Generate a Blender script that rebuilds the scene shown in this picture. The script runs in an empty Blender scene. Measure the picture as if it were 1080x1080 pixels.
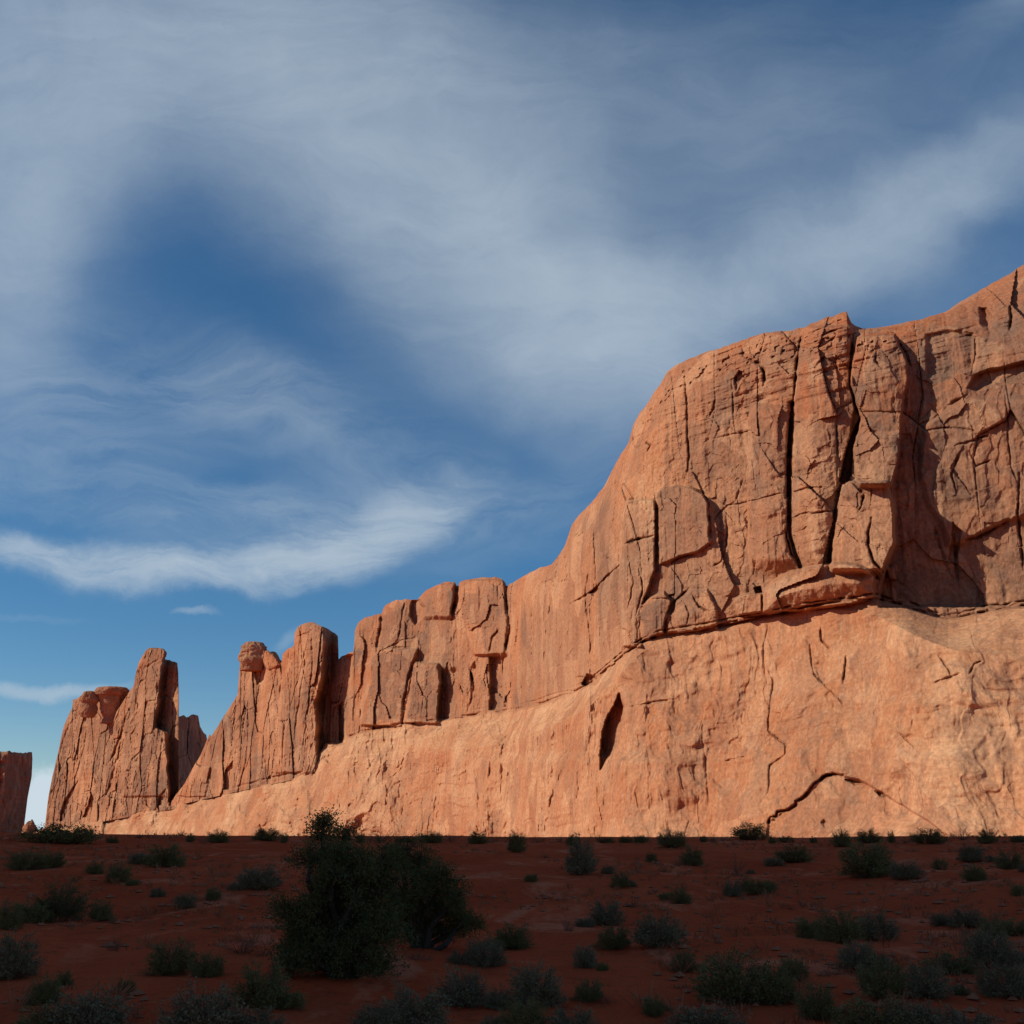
import bpy, bmesh, math, random
import numpy as np
from mathutils import Vector, Matrix

# ------------------------------------------------------------------ camera, sky, sun, exposure
scene = bpy.context.scene
COL = scene.collection
F = 1158.0            # focal length in photo pixels (1080 wide)
EYE = 893.0           # photo row of eye level
CAMZ = 1.7
PITCH = math.atan((EYE - 540.0) / F)
SP, CP = math.sin(PITCH), math.cos(PITCH)

cam_d = bpy.data.cameras.new('camera')
cam_d.sensor_width = 36.0
cam_d.lens = 36.0 * F / 1080.0
cam_d.clip_start = 0.1
cam_d.clip_end = 60000.0
cam = bpy.data.objects.new('camera', cam_d)
cam.location = (0, 0, CAMZ)
cam.rotation_euler = (math.pi / 2 + PITCH, 0, 0)
COL.objects.link(cam)
scene.camera = cam

SUN_EL = math.radians(30.0)
SUN_AZ = math.radians(-103.0)       # clockwise from +Y: the sun stands left of and a little behind the viewer
SUN = Vector((math.sin(SUN_AZ) * math.cos(SUN_EL), math.cos(SUN_AZ) * math.cos(SUN_EL), math.sin(SUN_EL)))
SKY_STRENGTH = 0.092
sun_d = bpy.data.lights.new('sun', 'SUN')
sun_d.energy = 5.0
sun_d.angle = math.radians(0.5)
sun_d.color = (1.0, 0.85, 0.66)
sun = bpy.data.objects.new('sun', sun_d)
sun.rotation_euler = (-SUN).to_track_quat('-Z', 'Y').to_euler()
COL.objects.link(sun)

scene.view_settings.view_transform = 'Standard'
scene.view_settings.look = 'None'
scene.view_settings.exposure = 0.0
scene.view_settings.gamma = 1.0
scene.view_settings.use_curve_mapping = False

world = bpy.data.worlds.new('World')
scene.world = world
world.use_nodes = True
wt = world.node_tree
wt.nodes.clear()


class NT:
    """small helper for building node trees"""
    def __init__(s, tree):
        s.t = tree

    def n(s, typ, **kw):
        nd = s.t.nodes.new(typ)
        for k, v in kw.items():
            setattr(nd, k, v)
        return nd

    def inp(s, sock, v):
        if v is None:
            return
        if hasattr(v, 'is_linked') or isinstance(v, bpy.types.NodeSocket):
            s.t.links.new(v, sock)
        else:
            sock.default_value = v

    def math(s, op, a, b=None, c=None, clamp=False):
        nd = s.n('ShaderNodeMath', operation=op, use_clamp=clamp)
        s.inp(nd.inputs[0], a)
        s.inp(nd.inputs[1], b)
        s.inp(nd.inputs[2], c)
        return nd.outputs[0]

    def vmath(s, op, a, b=None):
        nd = s.n('ShaderNodeVectorMath', operation=op)
        s.inp(nd.inputs[0], a)
        if b is not None:
            if op == 'SCALE':
                s.inp(nd.inputs[3], b)
            else:
                s.inp(nd.inputs[1], b)
        return nd

    def ramp(s, v, a, b, lo=0.0, hi=1.0, mode='SMOOTHSTEP'):
        nd = s.n('ShaderNodeMapRange', interpolation_type=mode)
        s.inp(nd.inputs['Value'], v)
        nd.inputs['From Min'].default_value = a
        nd.inputs['From Max'].default_value = b
        nd.inputs['To Min'].default_value = lo
        nd.inputs['To Max'].default_value = hi
        return nd.outputs['Result']

    def mapping(s, v, loc=(0, 0, 0), rot=(0, 0, 0), scale=(1, 1, 1), typ='POINT'):
        nd = s.n('ShaderNodeMapping', vector_type=typ)
        s.inp(nd.inputs['Vector'], v)
        nd.inputs['Location'].default_value = loc
        nd.inputs['Rotation'].default_value = rot
        nd.inputs['Scale'].default_value = scale
        return nd.outputs[0]

    def noise(s, v, scale, detail=4.0, rough=0.55, dist=0.0, color=False):
        nd = s.n('ShaderNodeTexNoise')
        s.inp(nd.inputs['Vector'], v)
        nd.inputs['Scale'].default_value = scale
        nd.inputs['Detail'].default_value = detail
        nd.inputs['Roughness'].default_value = rough
        nd.inputs['Distortion'].default_value = dist
        return nd.outputs[1 if color else 0]

    def mix(s, f, a, b, blend='MIX'):
        nd = s.n('ShaderNodeMix', data_type='RGBA', blend_type=blend)
        s.inp(nd.inputs[0], f)
        s.inp(nd.inputs[6], a if not isinstance(a, tuple) else (*a, 1.0)[:4])
        s.inp(nd.inputs[7], b if not isinstance(b, tuple) else (*b, 1.0)[:4])
        return nd.outputs[2]

    def attr(s, name):
        return s.n('ShaderNodeAttribute', attribute_name=name).outputs['Fac']


W = NT(wt)
sky = W.n('ShaderNodeTexSky', sky_type='NISHITA')
sky.sun_disc = False
sky.sun_elevation = SUN_EL
sky.sun_rotation = SUN_AZ % (2 * math.pi)
sky.altitude = 1400.0
sky.air_density = 1.0
sky.dust_density = 0.25
sky.ozone_density = 2.2
hsv = W.n('ShaderNodeHueSaturation')
hsv.inputs['Saturation'].default_value = 1.33
hsv.inputs['Hue'].default_value = 0.497
W.inp(hsv.inputs['Color'], sky.outputs[0])
direction = W.n('ShaderNodeTexCoord').outputs['Generated']
# cirrus laid out on a plane touching the celestial sphere at a fixed compass bearing and height
rt = W.vmath('DOT_PRODUCT', direction, (1, 0, 0)).outputs['Value']
up = W.vmath('DOT_PRODUCT', direction, (0, -SP, CP)).outputs['Value']
fw = W.vmath('DOT_PRODUCT', direction, (0, CP, SP)).outputs['Value']
fwc = W.math('MAXIMUM', fw, 0.12)
cu = W.math('DIVIDE', rt, fwc)
cv = W.math('DIVIDE', up, fwc)
cxyz = W.n('ShaderNodeCombineXYZ')
W.inp(cxyz.inputs[0], cu)
W.inp(cxyz.inputs[1], cv)
P0 = cxyz.outputs[0]
w1 = W.vmath('SUBTRACT', W.noise(P0, 2.6, 3, 0.55, color=True), (0.5, 0.5, 0.5)).outputs[0]
w2 = W.vmath('SUBTRACT', W.noise(P0, 11.0, 7, 0.66, color=True), (0.5, 0.5, 0.5)).outputs[0]
P1 = W.vmath('ADD', P0, W.vmath('SCALE', w1, 0.15).outputs[0]).outputs[0]
P1 = W.vmath('ADD', P1, W.vmath('SCALE', w2, 0.036).outputs[0]).outputs[0]


def blob(cx, cy, rx, ry, deg, amp, src, hard=2.1):
    m = W.mapping(src, ((cx - 540) / F, (540 - cy) / F, 0), (0, 0, math.radians(-deg)), (rx / F, ry / F, 1), 'TEXTURE')
    l = W.vmath('LENGTH', m).outputs['Value']
    return W.ramp(l, hard, 0.0, 0.0, amp, 'SMOOTHERSTEP')


def total(parts):
    acc = parts[0]
    for p in parts[1:]:
        acc = W.math('ADD', acc, p)
    return acc


veil = total([blob(*b, P1) for b in [
    (90, 40, 300, 130, -20, .62), (330, 110, 220, 110, 20, .42), (470, 230, 220, 100, 32, .62), (620, 330, 190, 75, 22, .62),
    (740, 300, 210, 55, -14, .45), (930, 235, 170, 38, -20, .50), (1070, 180, 120, 40, -24, .36), (15, 290, 70, 120, 8, .50),
    (560, 400, 130, 45, 12, .32), (560, 110, 260, 110, 10, .34), (930, 160, 220, 70, -14, .20), (680, 440, 110, 55, -5, .30),
    (1070, 15, 70, 26, -30, .22), (250, 380, 300, 170, 25, .05), (110, 190, 50, 80, 30, .14), (880, 60, 260, 80, -8, .14), (20, 120, 120, 180, 0, .30), (1040, 300, 130, 60, -25, .2)]])
fine = total([blob(*b, P1) for b in [
    (30, 572, 70, 14, 8, .75), (110, 590, 90, 15, 6, .80), (210, 598, 100, 16, 0, .85), (310, 582, 90, 20, -9, .95),
    (390, 555, 75, 26, -22, .80), (440, 520, 60, 30, -32, .45), (300, 550, 150, 40, -8, .35), (150, 440, 150, 45, -8, .22),
    (420, 470, 140, 36, 24, .20), (60, 400, 80, 40, 10, .22), (560, 540, 120, 40, -20, .16), (130, 520, 150, 36, 10, .25),
    (260, 400, 160, 40, 30, .18)]])
low = total([blob(*b, P1, 1.7) for b in [
    (30, 714, 80, 8, -2, 1.5), (190, 643, 17, 3.5, 10, .5), (300, 674, 24, 9, -25, .45), (20, 640, 60, 4, 2, .12)]])
streak_p = W.mapping(P1, rot=(0, 0, math.radians(18)), scale=(3.0, 11.0, 1))
st = W.ramp(W.noise(streak_p, 1.7, 8, 0.66, 1.1), 0.30, 0.70)
st2 = W.ramp(W.noise(W.mapping(P1, rot=(0, 0, math.radians(-24)), scale=(2.2, 8.0, 1)), 2.0, 8, 0.66, 0.9), 0.32, 0.72)
mot = W.ramp(W.noise(W.mapping(P1, rot=(0, 0, math.radians(30)), scale=(1, 1.8, 1)), 7.0, 9, 0.68, 0.5), 0.32, 0.70)
soft = W.math('MULTIPLY_ADD', mot, 0.45, W.math('MULTIPLY', W.ramp(W.noise(P1, 3.2, 4, 0.55), 0.28, 0.70), 0.55))
veil_d = W.math('MULTIPLY', veil, W.math('MULTIPLY_ADD', W.math('MULTIPLY_ADD', st2, 0.38, W.math('MULTIPLY', soft, 0.62)), 0.66, 0.54))
fine_d = W.math('MULTIPLY', fine, W.math('MULTIPLY_ADD', st, 0.85, 0.30))
puff = W.ramp(W.math('MULTIPLY_ADD', W.noise(P0, 30.0, 5, 0.6), 0.9, W.math('MULTIPLY', blob(46, 850, 30, 44, 8, 1.0, P0, 1.8), 0.9)), 0.75, 1.05, 0.0, 1.5)
low_d = W.math('MULTIPLY', low, W.math('MULTIPLY_ADD', soft, 0.6, 0.45))
front = W.ramp(fw, 0.12, 0.5)
dens = W.math('MULTIPLY', W.math('ADD', W.math('ADD', veil_d, fine_d), low_d), front)
back_d = W.math('MULTIPLY', W.ramp(W.noise(direction, 2.2, 5, 0.6, 0.5), 0.45, 0.8), W.ramp(fw, 0.5, 0.12, 0, 0.95))  # unseen cloud behind the viewer, thickened to add fill light on the foreground
dens = W.math('MULTIPLY', W.math('ADD', dens, back_d), 0.80)
dens = W.math('SUBTRACT', 1.0, W.math('EXPONENT', W.math('MULTIPLY', dens, -1.25)), clamp=True)
CLOUD = tuple(c / SKY_STRENGTH for c in (0.47, 0.56, 0.645))
skyc = W.mix(dens, hsv.outputs[0], CLOUD)
skyc = W.mix(W.math('MULTIPLY', W.math('MULTIPLY', puff, front), 0.62, clamp=True), skyc, tuple(c / SKY_STRENGTH for c in (0.60, 0.70, 0.78)))
bg = W.n('ShaderNodeBackground')
bg.inputs['Strength'].default_value = SKY_STRENGTH
W.inp(bg.inputs['Color'], skyc)
out = W.n('ShaderNodeOutputWorld')
W.inp(out.inputs['Surface'], bg.outputs[0])

# ------------------------------------------------------------------ numeric helpers


def ray(px, py):
    """world direction through a photo pixel, scaled to unit horizontal length"""
    xc = (np.asarray(px, float) - 540) / F
    yc = (540 - np.asarray(py, float)) / F
    dx, dy, dz = xc, CP - yc * SP, SP + yc * CP
    h = np.hypot(dx, dy)
    return dx / h, dy / h, dz / h


def smooth(t):
    t = np.clip(t, 0, 1)
    return t * t * (3 - 2 * t)


def hash01(ix, iy, iz, seed):
    h = (ix.astype(np.int64) * 374761393 + iy.astype(np.int64) * 668265263 + iz.astype(np.int64) * 2147483647 + seed * 974711) & 0xFFFFFFFF
    h = ((h ^ (h >> 13)) * 1274126177) & 0xFFFFFFFF
    h = ((h ^ (h >> 16)) * 2246822519) & 0xFFFFFFFF
    h = h ^ (h >> 15)
    return (h & 0xFFFFFF) / float(0x1000000)


def vnoise(x, y, z, seed=0):
    x, y, z = np.broadcast_arrays(np.asarray(x, float), np.asarray(y, float), np.asarray(z, float))
    xi, yi, zi = np.floor(x), np.floor(y), np.floor(z)
    fx, fy, fz = x - xi, y - yi, z - zi
    fx, fy, fz = [f * f * f * (f * (f * 6 - 15) + 10) for f in (fx, fy, fz)]
    r = 0
    for dx in (0, 1):
        wx = fx if dx else 1 - fx
        for dy in (0, 1):
            wy = fy if dy else 1 - fy
            for dz in (0, 1):
                wz = fz if dz else 1 - fz
                r = r + wx * wy * wz * hash01(xi + dx, yi + dy, zi + dz, seed)
    return r * 2 - 1


def fbm(x, y, z, seed=0, octaves=4, gain=0.5, ridged=False):
    a, s, f = 1.0, 0, 1.0
    for o in range(octaves):
        n = vnoise(x * f, y * f, z * f, seed + 17 * o)
        s = s + a * ((1 - 2 * np.abs(n)) if ridged else n)
        a *= gain
        f *= 2.03
    return s


def cells(x, y, seed=0, jitter=0.9):
    """stretched cellular fracture: F1, F2 and three random numbers of the nearest cell plus the offset to its centre"""
    xi, yi = np.floor(x), np.floor(y)
    f1 = np.full(x.shape, 9.0)
    f2 = np.full(x.shape, 9.0)
    rid = [np.zeros(x.shape) for _ in range(3)]
    ox = np.zeros(x.shape)
    oy = np.zeros(x.shape)
    z0 = np.zeros(x.shape)
    for dx in (-1, 0, 1):
        for dy in (-1, 0, 1):
            cx, cy = xi + dx, yi + dy
            qx = cx + 0.5 + jitter * (hash01(cx, cy, z0, seed) - 0.5)
            qy = cy + 0.5 + jitter * (hash01(cx, cy, z0 + 1, seed) - 0.5)
            ex, ey = x - qx, y - qy
            d = np.maximum(np.abs(ex), np.abs(ey)) * 0.6 + 0.4 * np.hypot(ex, ey)
            near = d < f1
            f2 = np.where(near, f1, np.minimum(f2, d))
            for k in range(3):
                rid[k] = np.where(near, hash01(cx, cy, z0 + 5 + k, seed), rid[k])
            ox = np.where(near, ex, ox)
            oy = np.where(near, ey, oy)
            f1 = np.where(near, d, f1)
    return f1, f2, rid, ox, oy


def seg_dist(px, py, pts):
    d = np.full(px.shape, 1e9)
    tt = np.zeros(px.shape)
    n = len(pts) - 1
    for i, ((x0, y0), (x1, y1)) in enumerate(zip(pts[:-1], pts[1:])):
        vx, vy = x1 - x0, y1 - y0
        t = np.clip(((px - x0) * vx + (py - y0) * vy) / (vx * vx + vy * vy + 1e-9), 0, 1)
        e = np.hypot(px - x0 - t * vx, py - y0 - t * vy)
        tt = np.where(e < d, (i + t) / n, tt)
        d = np.minimum(d, e)
    return d, tt


def poly_sd(px, py, pts):
    """signed distance to an outline, positive inside"""
    d, _ = seg_dist(px, py, list(pts) + [pts[0]])
    inside = np.zeros(px.shape, bool)
    for (x0, y0), (x1, y1) in zip(pts, list(pts[1:]) + [pts[0]]):
        if y0 == y1:
            continue
        c = (y0 > py) != (y1 > py)
        inside ^= c & (px < (x1 - x0) * (py - y0) / (y1 - y0) + x0)
    return np.where(inside, d, -d)


class Relief:
    """relief in metres (towards the open side) of a rock face, written over photo columns and rows"""
    def __init__(s, PX, PY, jx, jy):
        s.X, s.Y = PX + jx, PY + jy
        s.out = np.zeros(PX.shape)
        s.masks = {}

    def box(s, x0, x1, y0, y1, pad):
        return (s.X > x0 - pad) & (s.X < x1 + pad) & (s.Y > y0 - pad) & (s.Y < y1 + pad)

    def band(s, pts, out, wl=4, wr=4, wt=4, wb=4, name=None, bulge=0.0):
        ys = [p[0] for p in pts]
        xl = np.interp(s.Y, ys, [p[1] for p in pts])
        xr = np.interp(s.Y, ys, [p[2] for p in pts])
        m = smooth((s.X - xl) / wl + .5) * smooth((xr - s.X) / wr + .5) * smooth((s.Y - ys[0]) / wt + .5) * smooth((ys[-1] - s.Y) / wb + .5)
        s.out += out * m
        if bulge:
            u = np.clip((s.X - xl) / np.maximum(xr - xl, 1), 0, 1)
            s.out += bulge * m * (1 - (2 * u - 1) ** 2)
        if name:
            s.masks.setdefault(name, []).append(m > 0.5)
        return m

    def poly(s, pts, out, soft=2.0, name=None, dome=0.0):
        xs, ys = [p[0] for p in pts], [p[1] for p in pts]
        b = s.box(min(xs), max(xs), min(ys), max(ys), soft + 2)
        if not b.any():
            return
        sd = poly_sd(s.X[b], s.Y[b], pts)
        m = smooth(sd / soft + .5)
        v = out * m
        if dome:
            v = v + dome * smooth(sd / (0.45 * min(max(xs) - min(xs), max(ys) - min(ys))))
        s.out[b] += v
        if name:
            mm = np.zeros(s.X.shape, bool)
            mm[b] = m > 0.5
            s.masks.setdefault(name, []).append(mm)

    def crack(s, pts, depth=1.5, w=1.2, taper=True):
        xs, ys = [p[0] for p in pts], [p[1] for p in pts]
        b = s.box(min(xs), max(xs), min(ys), max(ys), 4 * w + 4)
        if not b.any():
            return
        d, t = seg_dist(s.X[b], s.Y[b], pts)
        k = (np.clip(np.minimum(t, 1 - t) * 6, 0.25, 1) if taper else 1.0) * (0.75 + 0.5 * vnoise(s.X[b] * .15, s.Y[b] * .15, 0.3, 8))
        s.out[b] -= depth * k * np.exp(-(d / (w * (0.6 + 0.4 * k))) ** 2)


def obj(name, me, mat=None, parent=None):
    o = bpy.data.objects.new(name, me)
    COL.objects.link(o)
    if mat:
        me.materials.append(mat)
    if parent:
        o.parent = parent
    return o


def tag(o, label=None, cat=None, group=None, kind=None):
    if label:
        o['label'] = label
    if cat:
        o['category'] = cat
    if group:
        o['group'] = group
    if kind:
        o['kind'] = kind
    return o


def empty(name, loc=(0, 0, 0), rz=0.0):
    o = bpy.data.objects.new(name, None)
    o.location = loc
    o.rotation_euler = (0, 0, rz)
    COL.objects.link(o)
    return o


def mesh_np(name, co, quads, attrs=None, smooth_shade=False):
    """co (n,3); quads (m,4) int"""
    used = np.zeros(len(co), bool)
    used[quads.ravel()] = True
    idx = np.cumsum(used) - 1
    co2 = co[used].astype(np.float32)
    q = idx[quads].astype(np.int32)
    me = bpy.data.meshes.new(name)
    me.vertices.add(len(co2))
    me.vertices.foreach_set('co', co2.ravel())
    k = q.shape[1]
    me.loops.add(q.size)
    me.loops.foreach_set('vertex_index', q.ravel())
    me.polygons.add(len(q))
    me.polygons.foreach_set('loop_start', np.arange(0, q.size, k, dtype=np.int32))
    me.polygons.foreach_set('loop_total', np.full(len(q), k, dtype=np.int32))
    me.polygons.foreach_set('use_smooth', np.full(len(q), smooth_shade, dtype=bool))
    for an, av in (attrs or {}).items():
        a = me.attributes.new(an, 'FLOAT', 'POINT')
        a.data.foreach_set('value', av[used].astype(np.float32))
    me.update(calc_edges=True)
    me.validate()
    return me


# ------------------------------------------------------------------ materials
def material(name, rough=0.95, spec=0.15):
    m = bpy.data.materials.new(name)
    m.use_nodes = True
    t = NT(m.node_tree)
    b = m.node_tree.nodes['Principled BSDF']
    b.inputs['Roughness'].default_value = rough
    b.inputs['Specular IOR Level'].default_value = spec
    return m, t, b


def rock_material(name, tint=(1, 1, 1)):
    m, t, b = material(name, 1.0, 0.02)
    P = t.n('ShaderNodeTexCoord').outputs['Object']
    pale, varn, red = t.attr('pale'), t.attr('varnish_shade'), t.attr('red')
    big = t.noise(P, 0.035, 4, 0.6, 0.4)
    col = t.mix(t.ramp(big, 0.32, 0.68), (0.35, 0.140, 0.068), (0.43, 0.215, 0.120))
    col = t.mix(red, col, (0.345, 0.115, 0.052))
    # bedding bands
    bed = t.noise(t.mapping(P, scale=(0.02, 0.02, 0.55)), 1.0, 5, 0.65, 0.3)
    col = t.mix(t.math('MULTIPLY', t.ramp(bed, 0.45, 0.75), 0.35), col, (0.46, 0.26, 0.15))
    # pale slickrock
    pn = t.noise(P, 0.10, 5, 0.6, 0.8)
    pcol = t.mix(t.ramp(pn, 0.3, 0.7), (0.40, 0.195, 0.102), (0.50, 0.295, 0.172))
    pbig = t.noise(P, 0.045, 6, 0.65, 1.2)
    pcol = t.mix(t.math('MULTIPLY', t.ramp(pbig, 0.46, 0.62), .65), pcol, (0.54, 0.335, 0.20))
    pcol = t.mix(t.math('MULTIPLY', t.ramp(pbig, 0.46, 0.34), .65), pcol, (0.35, 0.160, 0.090))
    lam = t.noise(t.mapping(P, scale=(0.03, 0.03, 0.9)), 1.0, 5, 0.7, 0.5)
    pcol = t.mix(t.math('MULTIPLY', t.ramp(lam, 0.42, 0.68), 0.55), pcol, (0.36, 0.170, 0.090))
    col = t.mix(pale, col, pcol)
    # run-off streaks and dark patina, which also carries shade painted on the butte and square-topped tower
    sp = t.mapping(P, scale=(0.55, 0.55, 0.028))
    s1 = t.noise(sp, 1.0, 5, 0.6, 0.25)
    s2 = t.noise(t.mapping(P, loc=(40, 3, 7), scale=(1.6, 1.6, 0.05)), 1.0, 4, 0.6, 0.3)
    col = t.mix(t.math('MULTIPLY', t.ramp(s1, 0.48, 0.66), 0.60), col, (0.25, 0.145, 0.098))
    col = t.mix(t.math('MULTIPLY', t.ramp(s2, 0.52, 0.68), 0.42), col, (0.47, 0.315, 0.21))
    vn = t.ramp(t.noise(P, 0.16, 5, 0.65, 1.0), 0.36, 0.62)
    col = t.mix(t.math('MULTIPLY', varn, t.math('MULTIPLY_ADD', vn, 0.5, 0.55), clamp=True), col, (0.185, 0.112, 0.080))
    vor = t.n('ShaderNodeTexVoronoi', feature='DISTANCE_TO_EDGE')
    t.inp(vor.inputs['Vector'], t.vmath('ADD', t.mapping(P, scale=(.16, .16, .09)), t.vmath('SCALE', t.noise(P, .25, 4, .6, color=True), .45).outputs[0]).outputs[0])
    vor.inputs['Scale'].default_value = 1.0
    hair = t.ramp(vor.outputs['Distance'], 0.0, 0.020, 1.0, 0.0)
    hair = t.math('MULTIPLY', hair, t.ramp(t.noise(P, .07, 3, .6), .48, .62))
    col = t.mix(t.math('MULTIPLY', hair, .5), col, (0.16, 0.075, 0.045))
    vc = t.n('ShaderNodeTexVoronoi', feature='F1')
    t.inp(vc.inputs['Vector'], t.vmath('ADD', t.mapping(P, scale=(.22, .22, .13)), t.vmath('SCALE', t.noise(P, .3, 4, .6, color=True), .5).outputs[0]).outputs[0])
    vc.inputs['Scale'].default_value = 1.0
    vcx = t.n('ShaderNodeSeparateColor')
    t.inp(vcx.inputs[0], vc.outputs['Color'])
    col = t.mix(t.math('MULTIPLY', t.ramp(vcx.outputs[0], .72, .76), .30), col, (0.50, 0.30, 0.18))
    col = t.mix(t.math('MULTIPLY', t.ramp(vcx.outputs[1], .74, .78), .35), col, (0.25, 0.125, 0.08))
    gr = t.noise(P, 1.7, 5, 0.7)
    col = t.mix(1.0, col, t.mix(t.ramp(gr, 0.25, 0.75), (0.72, 0.70, 0.68), (1.14, 1.14, 1.14)), 'MULTIPLY')
    if tint != (1, 1, 1):
        col = t.mix(1.0, col, tint, 'MULTIPLY')
    t.inp(b.inputs['Base Color'], col)
    h1 = t.noise(P, 0.9, 6, 0.68, 0.3)
    h2 = t.noise(t.mapping(P, scale=(1.4, 1.4, 0.12)), 1.0, 4, 0.6, 0.2)
    h3 = t.noise(t.mapping(P, scale=(0.1, 0.1, 1.6)), 1.0, 3, 0.6, 0.2)
    hh = t.math('ADD', t.math('ADD', t.math('MULTIPLY', h1, 0.9), t.math('MULTIPLY', h2, 0.8)), t.math('MULTIPLY', h3, 0.3))
    bp = t.n('ShaderNodeBump')
    bp.inputs['Strength'].default_value = 0.32
    bp.inputs['Distance'].default_value = 0.4
    t.inp(bp.inputs['Height'], hh)
    t.inp(b.inputs['Normal'], bp.outputs[0])
    return m


ROCK = rock_material('red_sandstone')

# ------------------------------------------------------------------ the rock wall in plan
PLAN = [(330, -20), (215, 60), (150, 104), (82, 160), (50, 184), (30, 204), (22, 216), (14, 250), (-2, 318), (-30, 362), (-62, 398), (-110, 462), (-160, 535), (-268, 650), (-420, 830), (-600, 1000)]
_pp = np.array(PLAN, float)
# resample and round the corners a little
_seg = np.r_[0, np.cumsum(np.hypot(*np.diff(_pp, axis=0).T))]
_s = np.linspace(0, _seg[-1], 1600)
_x, _y = np.interp(_s, _seg, _pp[:, 0]), np.interp(_s, _seg, _pp[:, 1])
_k = np.exp(-np.linspace(-2, 2, 21) ** 2)
_k /= _k.sum()
_x = np.convolve(np.pad(_x, 10, 'edge'), _k, 'valid')
_y = np.convolve(np.pad(_y, 10, 'edge'), _k, 'valid')
_az = np.arctan2(_x, _y)
_o = np.argsort(_az)


def plan_dist(az):
    return np.interp(az, _az[_o], np.hypot(_x, _y)[_o])


def plan_s(az):
    return np.interp(az, _az[_o], _s[_o])


def polyline(pts):
    xs, ys = [p[0] for p in pts], [p[1] for p in pts]
    return lambda x: np.interp(x, xs, ys)


def sint(x, xs, ys, w=14.0):
    """interpolation without kinks"""
    g = np.arange(-120, 1500, 2.0)
    v = np.interp(g, xs, ys)
    k = np.exp(-(np.arange(-40, 41) * 2.0 / w) ** 2)
    v = np.convolve(np.pad(v, 40, 'edge'), k / k.sum(), 'valid')
    return np.interp(x, g, v)


def place(PX, PY, D):
    dx, dy, dz = ray(PX, PY)
    return np.stack([dx * D, dy * D, CAMZ + dz * D], -1)


def rough(fn, a=0.6, seed=0):
    return lambda x: fn(x) + a * vnoise(np.asarray(x) * .22, seed, 0, 15) + .6 * a * vnoise(np.asarray(x) * .7, seed, 0, 16)


def rock_body(name, cols, ytop, ybot, nrows, depth_fn, back, parts=None, parent=None, mid=None, fmid=.6):
    """a rock body: a front face over photo columns and rows with a real distance for every point, closed by a top and a back"""
    PX, T = np.meshgrid(cols, np.linspace(0, 1, nrows), indexing='ij')
    if mid is None:
        PY = ytop(PX) + (ybot(PX) - ytop(PX)) * T
    else:
        k = round(fmid * (nrows - 1)) / (nrows - 1)
        ym = np.maximum(mid(PX), ytop(PX) + .01)
        PY = np.where(T <= k + 1e-9, ytop(PX) + (ym - .02 - ytop(PX)) * T / k, ym + .02 + (ybot(PX) - ym) * (T - k) / (1 - k))
    D, attrs, masks = depth_fn(PX, PY)
    co = place(PX, PY, D)
    # back rows: away from the open side, dropping to the ground
    crest = co[:, 0, :]
    hd = crest[:, :2] / np.linalg.norm(crest[:, :2], axis=1)[:, None]
    rows = []
    for f, dz in ((0.03, .1), (0.10, .35), (0.25, .9), (0.45, 1.8), (0.7, 3.5), (0.9, 8.0), (1.0, 18.0)):
        r = crest.copy()
        r[:, :2] += hd * back * f
        r[:, 2] = np.maximum(r[:, 2] - dz * back / 40.0, -8)
        rows.append(r)
    r = rows[-1].copy()
    r[:, 2] = -8
    rows.append(r)
    nb = len(rows)
    full = np.concatenate([np.stack(rows[::-1], 1), co], 1)
    # close both ends
    caps = []
    for e in (0, -1):
        c = full[e].copy()
        h = c[nb:, :2] / np.linalg.norm(c[nb:, :2], axis=1)[:, None]
        c[nb:, :2] += h * back
        caps.append(c[None])
    full = np.concatenate([caps[0], full, caps[1]], 0)
    nc, nr = full.shape[:2]
    A = {}
    for k, v in attrs.items():
        v = np.concatenate([v[:1], v, v[-1:]], 0)
        A[k] = np.concatenate([np.repeat(v[:, :1], nb, 1), v], 1).ravel()
    ii = np.arange(nc * nr).reshape(nc, nr)
    quads = np.stack([ii[:-1, :-1], ii[:-1, 1:], ii[1:, 1:], ii[1:, :-1]], -1)
    lab = np.zeros((nc - 1, nr - 1), int)
    names = ['']
    for nm, mm in masks:
        names.append(nm)
        f = mm[:-1, :-1]
        lab[1:-1, nb:][f] = len(names) - 1
    made = []
    flat = full.reshape(-1, 3)
    for k, nm in enumerate(names):
        q = quads[lab == k]
        if k and len(q) < 30:
            continue
        if not len(q):
            continue
        nm2 = nm or (parts or name)
        made.append(obj(nm2, mesh_np(nm2, flat, q, A), ROCK, parent))
    return made


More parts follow.
